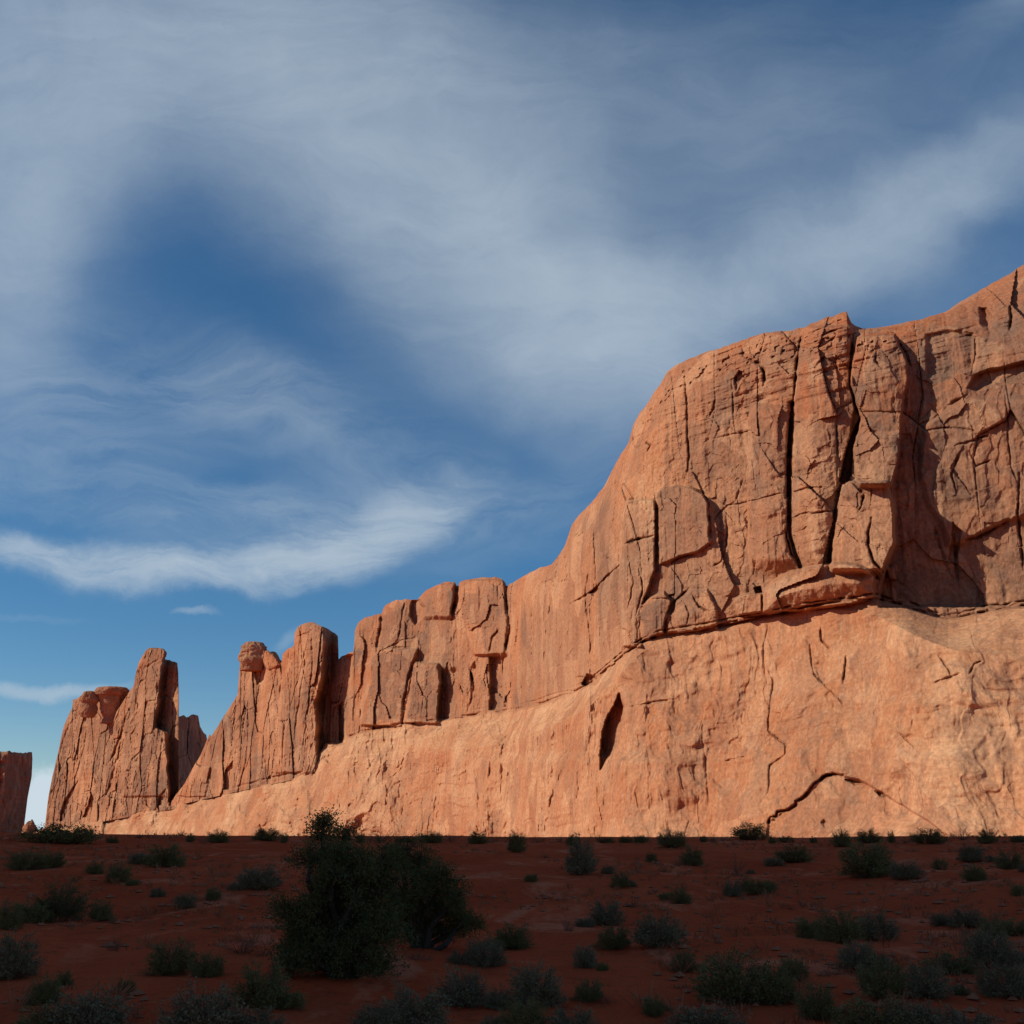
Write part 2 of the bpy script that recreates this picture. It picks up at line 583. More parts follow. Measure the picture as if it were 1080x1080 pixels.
# ------------------------------------------------------------------ main cliff
TOP = polyline([(-60, 888), (28, 884), (44, 874), (100, 862), (180, 845), (245, 831), (300, 818), (326, 808), (340, 790), (347, 776), (349, 712), (353, 700), (360, 692), (373, 687), (374.5, 664), (378, 656), (385, 651),
                (402.5, 647.5), (404.5, 641), (408, 637), (418, 633), (428, 632), (440, 632), (449, 623), (460, 617), (473, 613), (480, 614), (481.5, 618), (483.5, 618), (485, 614),
                (494, 611), (505, 609), (522, 608.5), (529, 611), (533, 615), (534.5, 619), (538, 616), (553, 607), (570, 599), (581, 596), (590, 585), (596, 575), (603, 554),
                (610, 544), (618, 536), (628, 525), (637, 513), (645, 497), (655, 479), (663, 467), (668, 448), (674, 437), (681, 428), (689, 415), (696, 406), (704, 392), (715, 384),
                (728, 378), (745, 371), (760, 367), (777, 361), (791, 356), (806, 351), (826, 349), (836, 348), (842, 346), (848, 346), (852, 343), (862, 339), (870, 335), (880, 333), (886, 330), (893, 328.5), (894.5, 333),
                (898, 340), (904, 345), (914, 347), (930, 345), (945, 342), (970, 337), (997, 329), (1020, 314), (1046, 299), (1064, 289), (1080, 279), (1110, 262), (1160, 242), (1240, 226), (1450, 215)])
LEDGE = polyline([(-60, 888), (28, 884), (44, 874), (100, 862), (180, 845), (245, 831), (300, 818), (326, 808), (340, 786), (363, 780), (380, 773), (423, 764), (463, 760), (513, 753), (540, 750), (573, 742), (607, 730), (625, 720),
                  (640, 706), (658, 692), (676, 679), (695, 670), (743, 664), (800, 651), (830, 645), (852, 640), (890, 635), (922, 632), (945, 637), (962, 643), (985, 650), (1000, 652.5), (1013, 652), (1026, 649), (1050, 644), (1080, 640), (1450, 625)])
# lower edge of the gently sloping bench below the ledge
BENCH_PTS = list(zip(*[(-60, 889), (44, 878), (100, 868), (200, 850), (326, 818), (345, 795), (400, 776), (430, 780), (470, 792), (520, 788), (560, 774), (600, 758), (630, 740), (650, 716), (676, 684), (743, 668), (800, 655), (852, 644), (900, 642), (925, 650), (960, 668), (1000, 684),
                  (1050, 692), (1080, 690), (1450, 690)]))


def common_attrs(PX, PY, s, z):
    return {}


def main_depth(PX, PY):
    dx, dy, dz = ray(PX, PY)
    az = np.arctan2(dx, dy)
    Db = plan_dist(az)
    s = plan_s(az)
    mpp = Db / F
    z = CAMZ + dz * Db
    yl, yt = LEDGE(PX), TOP(PX)
    yb = np.maximum(sint(PX, *BENCH_PTS), yl + 1.5)
    jx = 0.9 * fbm(PX * .05, PY * .05, 0.0, 3, 3) + 0.3 * vnoise(PX * .3, PY * .3, 0, 5)
    jy = 0.9 * fbm(PX * .05, PY * .05, 9.0, 4, 3) + 0.3 * vnoise(PX * .3, PY * .3, 4, 6)
    R = Relief(PX, PY, jx, jy)
    up = np.clip((yl - PY), 0, None) * mpp          # metres above the ledge
    dn = np.clip((PY - yl), 0, None) * mpp          # metres below it
    is_up = PY < yl
    left = smooth((345 - PX) / 20 + .5)             # low benches in front of the far formations
    R.out -= 0.07 * up
    # rounded crest
    hm = (PY - yt) * mpp
    Rc = sint(PX, [345, 530, 560, 600, 660, 720, 800, 900, 980, 1040, 1120, 1450], [5, 5, 8, 13, 16, 13, 8, 7, 12, 26, 34, 34])
    c = np.clip(1 - hm / Rc, 0, 1)
    R.out -= np.where(PX > 347, Rc * 0.9 * (1 - np.sqrt(np.clip(1 - c * c, 0, 1))), 0)
    # bench and lower wall
    bw = sint(PX, [0, 300, 350, 420, 500, 600, 650, 676, 800, 905, 960, 1010, 1080, 1450], [8, 8, 6, 7, 19, 19, 9, 2.4, 2.2, 2.8, 9, 12, 10, 10])
    _g = np.arange(-100, 1490, 2.0)
    hb = np.clip(sint(PX, _g, np.maximum(sint(_g, *BENCH_PTS), LEDGE(_g) + 1.5) - LEDGE(_g), 18) * mpp, 0.6, None)
    R.out += bw * np.clip(dn / hb, 0, 1) ** 1.0
    below = np.clip(PY - yb, 0, None) * mpp
    slope = sint(PX, [0, 300, 360, 480, 640, 700, 900, 1080], [1.4, 1.0, 0.60, 0.20, 0.16, 0.22, 0.30, 0.34])
    R.out += slope * below + 0.004 * below ** 2
    # ---- upper wall, far blocks
    R.band([(684, 394, 441), (700, 389, 437), (765, 380, 423)], 3.8, 5, 3, 4, 3, None, 1.5)
    R.band([(699, 438, 463), (720, 434, 464), (762, 425, 462)], 5.5, 3, 5, 5, 3, 'buttress', 1.2)
    R.band([(706, 466, 482), (730, 464, 480), (758, 462, 476)], -3.2, 3, 5, 8, 3)
    R.poly([(434, 634), (441, 633), (447, 641), (446, 650), (438, 659), (432, 650)], -3.5, 3)
    R.band([(616, 449, 481), (630, 448, 480), (652, 446, 476)], 2.6, 8, 3, 2, 6, None, 1.5)
    R.band([(611, 486, 533), (650, 486, 534), (690, 500, 534)], 2.6, 4, 4, 2, 3, None, 1.2)
    R.band([(692, 517, 534), (720, 518, 530), (750, 516, 527)], -4.5, 4, 7, 3, 2)
    R.crack([(403, 648), (401, 665), (397, 688)], 4.0, 2.0)
    R.crack([(428, 634), (423, 655), (420, 680)], 1.6, 1.0)
    R.crack([(481.5, 616), (480, 635), (476, 653)], 4.5, 2.2)
    R.crack([(533, 620), (537, 650), (538, 668), (532, 690), (530, 720), (528, 750)], 3.0, 1.6)
    R.crack([(527, 663), (519, 672), (515, 690)], 2.0, 1.2)
    R.crack([(440, 686), (432, 712), (426, 740), (423, 762)], 3.2, 1.6)
    R.crack([(440, 684), (420, 683), (394, 687)], 1.4, 1.4)
    R.crack([(495, 700), (500, 725), (492, 752)], 2.0, 1.3)
    R.poly([(496, 704), (501, 696), (503, 712), (497, 722)], -2.0, 3)
    R.crack([(383, 700), (379, 740), (383, 770)], 1.2, 1.1)
    R.band([(690, 340, 372), (740, 340, 368), (784, 340, 364)], -11, 3, 4, 2, 3)
    R.poly([(352, 748), (361, 740), (364, 760), (360, 782), (351, 782)], -4.5, 3)
    # plain wall
    R.crack([(601, 637), (614, 631), (627, 623), (640, 608), (655, 596)], 2.4, 1.3)
    R.poly([(622, 625), (629, 619), (632, 622), (626, 629)], -2.5, 2)
    R.crack([(620, 600), (618, 628), (620, 649), (622, 680), (622, 712)], 1.8, 1.2)
    R.band([(640, 613, 622), (680, 613, 623), (714, 608, 622)], 1.0, 8, 2, 8, 2)
    R.poly([(614, 722), (619, 711), (628, 714), (630, 720), (618, 725)], -4.5, 2)
    R.crack([(583, 623), (578, 650), (575, 690), (577, 735)], 1.0, 1.2)
    R.crack([(592, 613), (600, 610)], .8, .9)
    R.crack([(560, 640), (562, 690), (558, 740)], 0.9, 1.2)
    # pale pillar and the arched slab beside it
    R.band([(528, 660, 690), (545, 656, 691), (600, 655, 691), (640, 654, 676), (682, 657, 677)], 2.6, 3, 3, 5, 2, 'pillar', 1.0)
    R.crack([(656, 575), (670, 569), (691, 564)], 1.8, 1.3)
    R.crack([(664, 590), (668, 615), (663, 640)], 1.0, .9)
    R.crack([(675, 600), (678, 620), (671, 650)], 1.0, .9)
    R.poly([(693, 520), (700, 514), (712, 512), (729, 515), (740, 521), (746, 530), (748, 552), (749, 572), (738, 580), (722, 586), (696, 594)], 1.9, 3, 'slab')
    R.crack([(691, 520), (692, 560), (693, 600)], 1.2, 1.0)
    R.crack([(729, 514), (741, 521), (746, 531), (748, 555), (749, 575)], 1.6, 1.1)
    R.crack([(706, 595), (716, 588), (733, 585)], 1.3, 1.3)
    # blocks on the ledge
    R.poly([(676, 638), (684, 631), (700, 624), (708, 634), (703, 650), (700, 668), (677, 675)], 3.0, 3, 'ledge_block', 0.8)
    R.poly([(703, 650), (712, 636), (728, 624), (745, 622), (756, 640), (757, 662), (704, 668)], 1.8, 3, None, 1.0)
    R.crack([(729, 626), (738, 640), (748, 645)], 1.5, 1.0)
    R.crack([(706, 650), (712, 634), (727, 620)], 1.6, 1.1)
    R.crack([(722, 636), (727, 648), (724, 662)], .9, .8)
    R.poly([(773, 631), (788, 626), (803, 627), (804, 645), (779, 649)], 3.0, 2.5, 'ledge_block')
    R.poly([(795, 621), (801, 619), (804, 626), (797, 627)], -3, 2)
    R.poly([(805, 646), (805, 622), (816, 613), (834, 604), (853, 599), (873, 595), (892, 594), (906, 597), (917, 602), (923, 608), (923, 630), (890, 637), (850, 643)], 5.2, 4, 'ledge_block', 3.4)
    R.crack([(905, 596), (918, 604), (928, 612)], 1.5, 1.3)
    # great columns
    R.band([(429, 796, 831), (440, 791, 833), (500, 789, 830), (560, 790, 831), (600, 792, 842)], 3.0, 4, 3, 8, 26, 'buttress', 1.4)
    R.band([(344, 846, 897), (380, 842, 898), (430, 837, 902), (500, 834, 888), (560, 834, 879), (600, 846, 872)], 2.0, 3, 3, 4, 26, 'buttress', 2.0)
    R.crack([(848, 348), (843, 365), (841, 380), (838, 415), (836, 428)], 2.4, 1.4)
    R.crack([(836, 426), (834, 460), (832, 500), (831, 524)], 4.0, 2.2, False)
    R.crack([(831, 520), (831, 552), (829, 563), (835, 584), (845, 603)], 2.6, 1.4)
    R.crack([(834, 520), (850, 515), (870, 514)], .9, .9)
    R.crack([(835, 547), (850, 541), (862, 540), (880, 538)], 1.0, 1.0)
    R.crack([(767, 533), (790, 528), (830, 520)], .9, .9)
    R.crack([(792, 440), (790, 480), (791, 530), (793, 585)], 1.4, 1.0)
    R.crack([(900, 347), (898, 369), (897, 405), (905, 432), (907, 442)], 2.4, 1.3)
    R.poly([(908, 440), (905, 455), (899, 470), (898, 500), (892, 512), (885, 508), (888, 495), (895, 466)], -4.5, 3)
    R.crack([(886, 506), (883, 528), (878, 557), (871, 578)], 1.5, 1.1)
    R.band([(354, 904, 944), (382, 900, 957), (400, 898, 957), (440, 908, 950), (475, 899, 949), (512, 906, 940)], 3.8, 3, 3, 5, 6, 'buttress', .7)
    R.band([(508, 890, 936), (530, 885, 941), (573, 879, 943), (603, 876, 930)], 6.0, 5, 4, 3, 8, 'buttress', .3)
    R.crack([(888, 514), (897, 506), (905, 516), (912, 520)], 1.4, 1.2)
    R.crack([(919, 547), (915, 575), (921, 592), (934, 606)], 2.2, 1.4)
    R.crack([(911, 520), (908, 535), (905, 540)], 1.4, 1.0)
    R.poly([(936, 598), (943, 597), (946, 612), (938, 610)], 2.5, 2)
    # alcove behind the columns
    al = R.band([(372, 962, 1700), (400, 961, 1700), (430, 960, 1700), (447, 952, 1700), (510, 943, 1700), (575, 945, 1700), (605, 934, 1700), (640, 926, 1700)], 0.0, 4, 9, 20, 3)
    R.out -= al * np.interp(R.Y, [372, 400, 440, 480, 540, 600, 650], [0.2, 0.8, 1.5, 2.4, 4.0, 5.4, 5.6])
    R.masks['alcove_wall'] = [(al > 0.5) & is_up & (PY > 400)]
    # ribs and ledges of the alcove wall
    R.poly([(992, 552), (1000, 575), (1016, 572), (1062, 549), (1085, 545), (1085, 420), (1030, 420), (1000, 430), (975, 448), (970, 500), (980, 535)], 1.6, 8)
    R.crack([(1015, 571), (1035, 565), (1050, 556), (1066, 548)], 1.6, 1.6)
    R.crack([(1076, 500), (1074, 540), (1077, 575), (1079, 602)], 1.8, 1.5)
    R.crack([(1007, 470), (1025, 465), (1042, 460)], 1.3, 1.4)
    R.crack([(968, 449), (985, 442), (1000, 428), (1020, 417)], 1.0, 1.6)
    R.crack([(1000, 600), (990, 575), (985, 556)], 1.0, 1.6)
    R.crack([(1004, 560), (1008, 585), (1012, 620)], 1.3, 1.5)
    R.poly([(1005, 552), (1014, 560), (1008, 595), (1000, 590)], -1.6, 3)
    R.poly([(1021, 409), (1027, 396), (1045, 390), (1085, 380), (1085, 402), (1050, 405), (1030, 412)], -2.2, 4)
    R.poly([(977, 352), (1000, 348), (1026, 352), (1027, 388), (1000, 396), (978, 396)], -1.2, 5)
    R.poly([(1034, 325), (1040, 326), (1047, 336), (1043, 346), (1036, 340)], -2.4, 6)
    R.crack([(1066, 322), (1066, 335), (1065, 348)], 2.6, 1.7)
    R.crack([(1012, 352), (1028, 356), (1029, 380), (1024, 395)], 1.1, 1.2)
    R.crack([(948, 360), (955, 372), (962, 390)], 1.5, 1.5)
    R.crack([(1010, 480), (1004, 500), (1008, 520)], 0.9, 1.1)
    R.crack([(1022, 476), (1030, 492), (1045, 486)], 1.0, 1.1)
    R.crack([(1060, 410), (1062, 450), (1066, 490), (1074, 510)], 0.9, 1.0)
    # top of the great wall
    R.crack([(850, 353), (870, 345), (893, 335)], 1.1, 1.1)
    R.crack([(849, 361), (872, 352), (896, 344)], 1.1, 1.1)
    R.crack([(850, 370), (870, 364), (884, 353)], 1.0, 1.1)
    R.crack([(861, 388), (870, 378), (880, 384), (884, 395)], 1.2, 1.3)
    R.crack([(926, 368), (922, 380), (930, 388)], 1.0, 1.2)
    R.crack([(784, 376), (800, 383), (806, 393), (805, 408)], 2.4, 1.7)
    R.poly([(774, 399), (780, 391), (790, 397), (791, 405), (782, 402), (776, 412)], -1.8, 2.5)
    R.crack([(772, 400), (773, 425), (775, 455)], 1.0, 1.0)
    R.crack([(722, 400), (725, 430), (726, 480), (724, 505)], 1.4, 1.1)
    R.crack([(755, 420), (752, 432), (748, 440)], 1.0, 1.2)
    R.crack([(700, 396), (740, 380), (783, 366), (787, 378)], 0.9, 1.3)
    R.crack([(783, 506), (775, 528), (760, 540), (752, 550)], 0.9, 1.2)
    R.crack([(766, 541), (766, 575), (761, 592), (752, 597)], 1.2, 1.2)
    R.crack([(663, 470), (668, 462), (672, 475)], 1.2, 1.1)
    R.crack([(680, 464), (686, 470), (683, 478)], 1.0, 1.0)
    # ---- lower wall
    R.poly([(653, 731), (657, 745), (657, 760), (652, 784), (643, 798), (633, 811), (633, 795), (635, 773), (641, 755)], -6.5, 2.5)
    R.crack([(653, 732), (656, 742), (658, 748)], 2, 1.3)
    R.crack([(520, 796), (518, 808), (515, 823)], 1.8, 1.3)
    R.crack([(532, 785), (529, 800)], 1.2, 1.1)
    R.crack([(601, 793), (594, 812), (587, 828), (582, 842), (578, 868)], 1.6, 1.8)
    R.crack([(616, 818), (610, 832), (608, 845)], 0.9, 1.2)
    m = R.band([(798, 476, 720), (840, 473, 720), (915, 475, 720)], 3.4, 9, 60, 16, 3)
    R.crack([(811, 868), (813, 862), (819, 860), (821, 856), (832, 854), (839, 849), (840, 844), (847, 841), (852, 835), (858, 827), (864, 823), (871, 818), (878, 816), (888, 818)], 2.4, 1.3, False)
    R.poly([(812, 866), (840, 846), (873, 816), (905, 822), (935, 838), (960, 855), (1000, 880), (1000, 920), (800, 920)], -1.0, 3)
    R.poly([(891, 822), (903, 823), (911, 826), (901, 827.5)], -1.4, 2.5)
    R.poly([(924, 835), (931, 836), (937, 840), (930, 840)], -1.2, 2.5)
    R.poly([(866, 868), (869, 865), (872, 867), (870, 872)], -.9, 3)
    R.crack([(808, 695), (815, 719), (813, 742), (810, 770), (829, 785), (829, 797), (812, 808), (811, 836), (802, 848)], 0.9, 1.2)
    R.crack([(893, 692), (892, 704), (889, 720)], 1.4, 1.3)
    R.crack([(854, 680), (858, 711), (882, 734), (890, 745)], 0.9, 1.1)
    R.crack([(865, 661), (866, 675), (878, 686)], 1.1, 1.2)
    R.crack([(985, 720), (1000, 716), (1012, 711)], 1.2, 1.4)
    R.crack([(948, 772), (965, 789)], .7, .9)
    R.poly([(963, 795), (990, 769), (1025, 750), (1054, 752), (1068, 772), (1074, 800), (1085, 900), (930, 900), (935, 836)], -.7, 16)
    R.crack([(664, 745), (690, 741), (710, 738)], 1.0, 1.2)
    R.crack([(763, 803), (775, 800), (788, 797)], .9, 1.2)
    R.crack([(740, 760), (744, 800), (748, 850)], .6, 1.5)
    R.crack([(810, 660), (806, 690), (809, 720)], .6, 1.3)
    R.poly([(660, 690), (690, 688), (712, 700), (705, 735), (668, 742), (655, 720)], -1.0, 8)
    R.crack([(990, 692), (1000, 706), (1003, 714)], .8, 1.1)
    R.crack([(1022, 712), (1028, 700), (1036, 697)], .8, 1.1)
    R.poly([(480, 792), (520, 790), (540, 800), (560, 830), (555, 920), (480, 920)], -.0, 10)
    R.crack([(420, 775), (428, 790), (424, 806), (418, 812)], 0.8, 1.2)
    R.crack([(376, 795), (374, 812), (378, 830)], .7, 1.1)
    R.crack([(388, 785), (390, 800), (392, 812)], .9, 1.1)
    R.crack([(455, 806), (466, 810), (472, 812)], .9, 1.2)
    R.crack([(448, 786), (458, 792), (472, 796)], .7, 1.0)
    for pts, o_, sf in (([(680, 760), (730, 720), (760, 735), (742, 800), (700, 815)], .9, 5), ([(745, 700), (790, 680), (802, 735), (770, 775)], -.8, 6), ([(815, 690), (850, 670), (862, 715), (838, 770), (818, 745)], .8, 4),
                        ([(890, 760), (945, 735), (990, 742), (965, 775), (905, 790)], .9, 5), ([(905, 665), (950, 690), (948, 740), (900, 735)], -.7, 6), ([(975, 700), (1040, 705), (1085, 740), (1020, 745), (985, 730)], .9, 4),
                        ([(700, 830), (745, 815), (770, 850), (760, 900), (695, 900)], .8, 5), ([(770, 800), (808, 790), (812, 850), (780, 880)], .7, 4), ([(840, 775), (895, 770), (900, 812), (860, 818)], -.6, 6),
                        ([(950, 800), (1010, 790), (1050, 830), (1000, 860), (960, 845)], .7, 6), ([(1040, 770), (1090, 765), (1090, 850), (1058, 840)], 1.0, 4), ([(560, 800), (588, 790), (580, 850), (566, 900), (545, 900)], 1.5, 4),
                        ([(492, 812), (512, 806), (508, 870), (488, 880)], 1.4, 4), ([(600, 770), (630, 745), (632, 790), (608, 815)], 1.2, 4), ([(588, 838), (622, 822), (640, 850), (618, 900), (585, 900)], 1.1, 5),
                        ([(645, 820), (690, 800), (694, 850), (660, 885)], -.9, 6), ([(360, 800), (400, 790), (412, 830), (372, 850)], 1.6, 5), ([(410, 810), (455, 800), (462, 850), (425, 862)], -1.6, 7), ([(430, 782), (470, 795), (468, 812), (436, 806)], 1.5, 3),
                        ([(655, 700), (700, 690), (735, 690), (720, 712), (668, 722)], .9, 3), ([(730, 672), (790, 660), (800, 680), (748, 700)], .7, 4), ([(1030, 850), (1085, 855), (1085, 900), (1020, 895)], .9, 4)):
        R.poly(pts, o_ * .42, sf * 1.6)
    # ---- ledge notch: a thin weak bed under the upper wall
    led = PY - yl
    amp = np.interp(PX, [0, 345, 380, 560, 640, 690, 800, 925, 1020, 1030, 1450], [0.2, 0.6, 1.0, 1.0, 1.3, 1.5, 1.5, 1.5, .3, 1.4, 1.2])
    nn = vnoise(PX * .11, PY * .3, 2, 31)
    R.out -= amp * np.clip(0.55 + 1.5 * nn, 0, 1.8) * np.exp(-((led + 1.5 - nn) / 1.3) ** 2)
    R.out -= amp * 0.7 * (0.6 + vnoise(PX * .16, PY * .3, 5, 33)) * np.exp(-((led + 5.5 + 1.5 * vnoise(PX * .05, 0, 1, 34)) / 1.1) ** 2) * np.where(PX > 560, 1, .3)
    # ---- natural fracture, fluting and bedding, in metres
    wx = s + 0.5 * fbm(s * .10, z * .05, 0, 41, 3)
    wz = z + 1.2 * fbm(s * .06, z * .06, 3, 42, 3)
    upw = smooth((yl - PY) / 2 + .5)
    f1, f2, r, ox, oy = cells(wx / 11.0, wz / 24.0, 51, .8)
    gate = smooth(fbm(s * .045, z * .045, 1, 53, 3) * 1.1 + 0.35)
    gate2 = smooth(fbm(s * .06, z * .05, 6, 54, 3) * 1.2 + 0.3)
    blocks = 1.7 * (r[0] - .5) + 4.2 * (r[1] - .5) * ox + 3.0 * (r[2] - .5) * oy - 0.45 * gate * gate * np.exp(-((f2 - f1) / .018) ** 2)
    g1, g2, r2, o2, p2 = cells(wx / 5.2, wz / 7.5, 52)
    small = (0.8 * (r2[0] - .5) + 1.6 * (r2[1] - .5) * o2 + 1.5 * (r2[2] - .5) * p2) * gate
    k1, k2, r3, o3, p3 = cells(wx / 2.3, wz / 2.6, 56)
    chips = (0.28 * (r3[0] - .5) + 0.5 * (r3[1] - .5) * o3 + 0.5 * (r3[2] - .5) * p3) * gate2
    plainw = np.interp(PX, [345, 540, 560, 690, 760, 1450], [1, 1, .3, .4, 1, 1])
    farup = np.interp(PX, [345, 540, 700], [1.2, 1.1, 1.0])
    R.out += upw * farup * (plainw * (blocks + small) + (0.25 + .75 * plainw) * chips)
    R.out += upw * ((0.20 + .28 * (1 - plainw)) * fbm(wx * .5, wz * .025, 2, 61, 4) + 0.13 * fbm(wx * .9, wz * .9, 7, 62, 4))
    R.out += upw * 0.16 * fbm(wx * .04, wz * .55, 4, 63, 3) * (.3 + gate2)
    lw = 1 - upw
    sh, _, rs, so, sp_ = cells(wx / 14.0, wz / 11.0, 71)
    s2, _, rt, st_, su = cells(wx / 4.0, wz / 6.0, 76)
    rib = np.interp(PX, [0, 470, 480, 640, 720, 800, 860, 1450], [.4, .4, 1.2, 1.1, .8, .8, .6, .6])
    def scarp(n, k, w):
        q = n * k
        return (np.floor(q) + smooth((q - np.floor(q)) / w)) / k

    lx = s + 2.5 * fbm(s * .07, z * .07, 11, 77, 4)
    lz = z + 2.5 * fbm(s * .07, z * .07, 17, 78, 4)
    fl1 = scarp(fbm(lx * .055, lz * .040, 21, 79, 5, .55), 2.2, .22)
    fl2 = scarp(fbm(lx * .16, lz * .12, 23, 80, 4, .55), 1.8, .35)
    bulge = 1 - np.abs(fbm(lx * .035, lz * .03, 25, 84, 3))
    deep = smooth((PY - yb) / 10)
    far_k = np.clip(Db / 210, .85, 1.9)
    hol = np.maximum(0, fbm(lx * .028, lz * .045, 27, 86, 3) - .1)
    R.out += lw * far_k * (2.8 * bulge - 3.2 * hol + .75 * fl1 + .30 * fl2 * (.2 + gate) * (.3 + .7 * deep) + rib * 0.22 * fbm(lx * .45, lz * .05, 1, 73, 4) * deep + 0.14 * fbm(lx * .6, lz * .6, 2, 74, 4)
                   + 0.16 * fbm(lx * .03, lz * .6, 4, 75, 3) * (.5 + gate2) * np.interp(PX, [345, 600, 700, 950], [2.0, 2.0, 1, 1.2]))
    uf = scarp(fbm(wx * .075, wz * .05, 31, 85, 5, .55), 2.0, .2)
    R.out += upw * plainw * .5 * uf
    # pitted rim near the crest
    rim = np.exp(-((hm - 3.2) / 2.2) ** 2) * smooth((PX - 650) / 60) * smooth((1000 - PX) / 60)
    pit = vnoise(s * 1.3, z * 1.7, 1, 81)
    R.out -= rim * (0.8 * smooth((pit - .45) / .3) + 0.4 * np.abs(vnoise(s * .2, z * .75, 0, 82)))
    R.out += np.where(is_up, 0.35 * smooth((z - 74) / 8) * fbm(s * .12, z * 1.1, 0, 83, 3), 0) * smooth((PX - 640) / 40)
    D = Db - R.out
    # ---- true rock colour zones
    pale = np.where(is_up, 0.0, 1.0)
    n1 = fbm(s * .05, z * .05, 0, 91, 4)
    benchm = smooth((PY - yl) / 3) * smooth((yb - PY) / 10 + .9)
    wide = np.interp(PX, [0, 345, 400, 470, 640, 690, 900, 960, 1450], [.7, .7, .8, 1, 1, .25, .3, .8, .9])
    pale = lw * np.clip(0.30 + 0.55 * n1, 0, 1) * np.interp(PX, [0, 440, 480, 600, 680, 860, 960, 1080], [1.5, 1.3, .5, .5, .45, .6, .7, .75]) + benchm * wide * .55
    pale = pale + lw * .45 * (fl1 - .1) + lw * .3 * fl2
    pale = pale * np.clip(.75 + .006 * (PY - 700), .6, 1.25)
    pil = R.masks['pillar'][0]
    pale = np.where(is_up, 0.18 * smooth(n1 + .2) + 0.30 * smooth((PX - 530) / 40) * smooth((800 - PX) / 60), pale)
    pale = np.where(pil, 1.0, pale)
    red = np.clip(smooth((z - 62) / 26) * 0.85 + 0.25 * n1, 0, 1) * upw * np.interp(PX, [345, 540, 640, 1450], [.4, .5, 1, 1])
    red = np.maximum(red, np.exp(-((hm) / 3.0) ** 2) * upw * .8)
    n2 = fbm(s * .07, z * .04, 5, 93, 4)
    varn = upw * smooth(n2 * 1.1 + np.interp(PX, [345, 520, 560, 680, 760, 900, 1080], [.55, .45, .15, .15, .30, .45, .60]) - 0.10 * 1) * (r[2] * .6 + .4)
    varn = np.maximum(varn, upw * plainw * (.80 * smooth((r2[2] - .60) / .06) * gate + .6 * smooth((r[0] - .55) / .05)) * smooth(n2 + .7))
    varn = np.maximum(varn, (.30 + .3 * smooth((PX - 950) / 40)) * upw * smooth((PX - 700) / 60))
    varn = varn * np.where(hm < 4, hm / 4, 1)
    varn = np.maximum(varn, lw * 0.28 * smooth(n2 * 1.3 + .0) * smooth((PX - 640) / 40))
    if len(R.masks.get('slab', [])):
        varn = np.where(R.masks['slab'][0], .75, varn)
    for pts, a in (([(899, 403), (918, 401), (932, 400), (930, 419), (916, 424), (899, 425)], .9), ([(860, 380), (876, 377), (882, 400), (863, 402)], .7),
                   ([(977, 352), (1000, 349), (1027, 354), (1027, 386), (1000, 396), (978, 394)], .95), ([(1046, 338), (1080, 345), (1090, 372), (1048, 366)], .85),
                   ([(792, 372), (838, 380), (834, 420), (806, 412)], .6), ([(838, 440), (884, 446), (886, 505), (836, 510)], .6), ([(724, 445), (782, 450), (786, 500), (727, 515)], .55),
                   ([(796, 430), (830, 432), (828, 500), (797, 498)], .55), ([(902, 455), (948, 452), (942, 505), (904, 505)], .75), ([(975, 470), (1000, 450), (1078, 470), (1076, 545), (1000, 560)], .75),
                   ([(1012, 580), (1072, 560), (1074, 632), (1020, 634)], .7), ([(793, 510), (830, 505), (830, 585), (794, 590)], .45), ([(842, 520), (882, 520), (876, 590), (846, 596)], .4),
                   ([(394, 690), (438, 686), (424, 758), (384, 762)], .85), ([(439, 702), (462, 702), (461, 757), (428, 758)], .95), ([(404, 650), (424, 640), (420, 682), (398, 684)], .7),
                   ([(486, 625), (532, 625), (530, 660), (488, 655)], .6), ([(677, 638), (702, 630), (700, 664), (678, 672)], .9), ([(706, 520), (742, 525), (745, 575), (700, 588)], .6),
                   ([(576, 640), (610, 650), (606, 725), (572, 735)], .35), ([(640, 620), (655, 610), (656, 690), (636, 700)], .4), ([(748, 610), (800, 600), (800, 640), (750, 640)], .5),
                   ([(660, 700), (705, 698), (702, 735), (664, 740)], .3), ([(1010, 760), (1050, 752), (1070, 790), (1020, 800)], .35)):
        b = R.box(min(p[0] for p in pts), max(p[0] for p in pts), min(p[1] for p in pts), max(p[1] for p in pts), 8)
        sd = poly_sd(R.X[b] + 3 * vnoise(PX[b] * .15, PY[b] * .1, 3, 97), R.Y[b] + 3 * vnoise(PX[b] * .15, PY[b] * .1, 9, 98), pts)
        pale[b] *= 1 - a * .8 * smooth(sd / 2.5 + .5)
        varn[b] = np.maximum(varn[b], a * smooth(sd / 2.5 + .5))
    masks = [('lower_wall', ~is_up)]
    for nm in ('alcove_wall', 'slab', 'pillar', 'buttress', 'ledge_block'):
        for mk in R.masks.get(nm, []):
            masks.append((nm, mk & is_up))
    return D, {'pale': np.clip(pale, 0, 1), 'varnish_shade': np.clip(varn, 0, 1), 'red': np.clip(red, 0, 1)}, masks


cliff = tag(empty('sandstone_cliff', (40, 190, 0)), 'huge sunlit red sandstone cliff rising to the right behind the shaded scrub', 'cliff')


def reparent(made, root):
    for o in made:
        o.parent = root
        o.matrix_parent_inverse = Matrix.Translation(-root.location)


DENS = 1.0
cols_main = np.r_[np.arange(-60, 345, 1.6), np.arange(345, 1100, 0.95 / DENS), np.arange(1100, 1450, 3.0)]
made = rock_body('sandstone_cliff', cols_main, lambda x: rough(TOP, np.interp(x, [330, 350], [1.5, .5]), 1)(x), lambda x: np.full(np.shape(x), 916.0), int(600 * DENS), main_depth, 45, 'upper_wall', None, LEDGE, .6)
reparent(made, cliff)


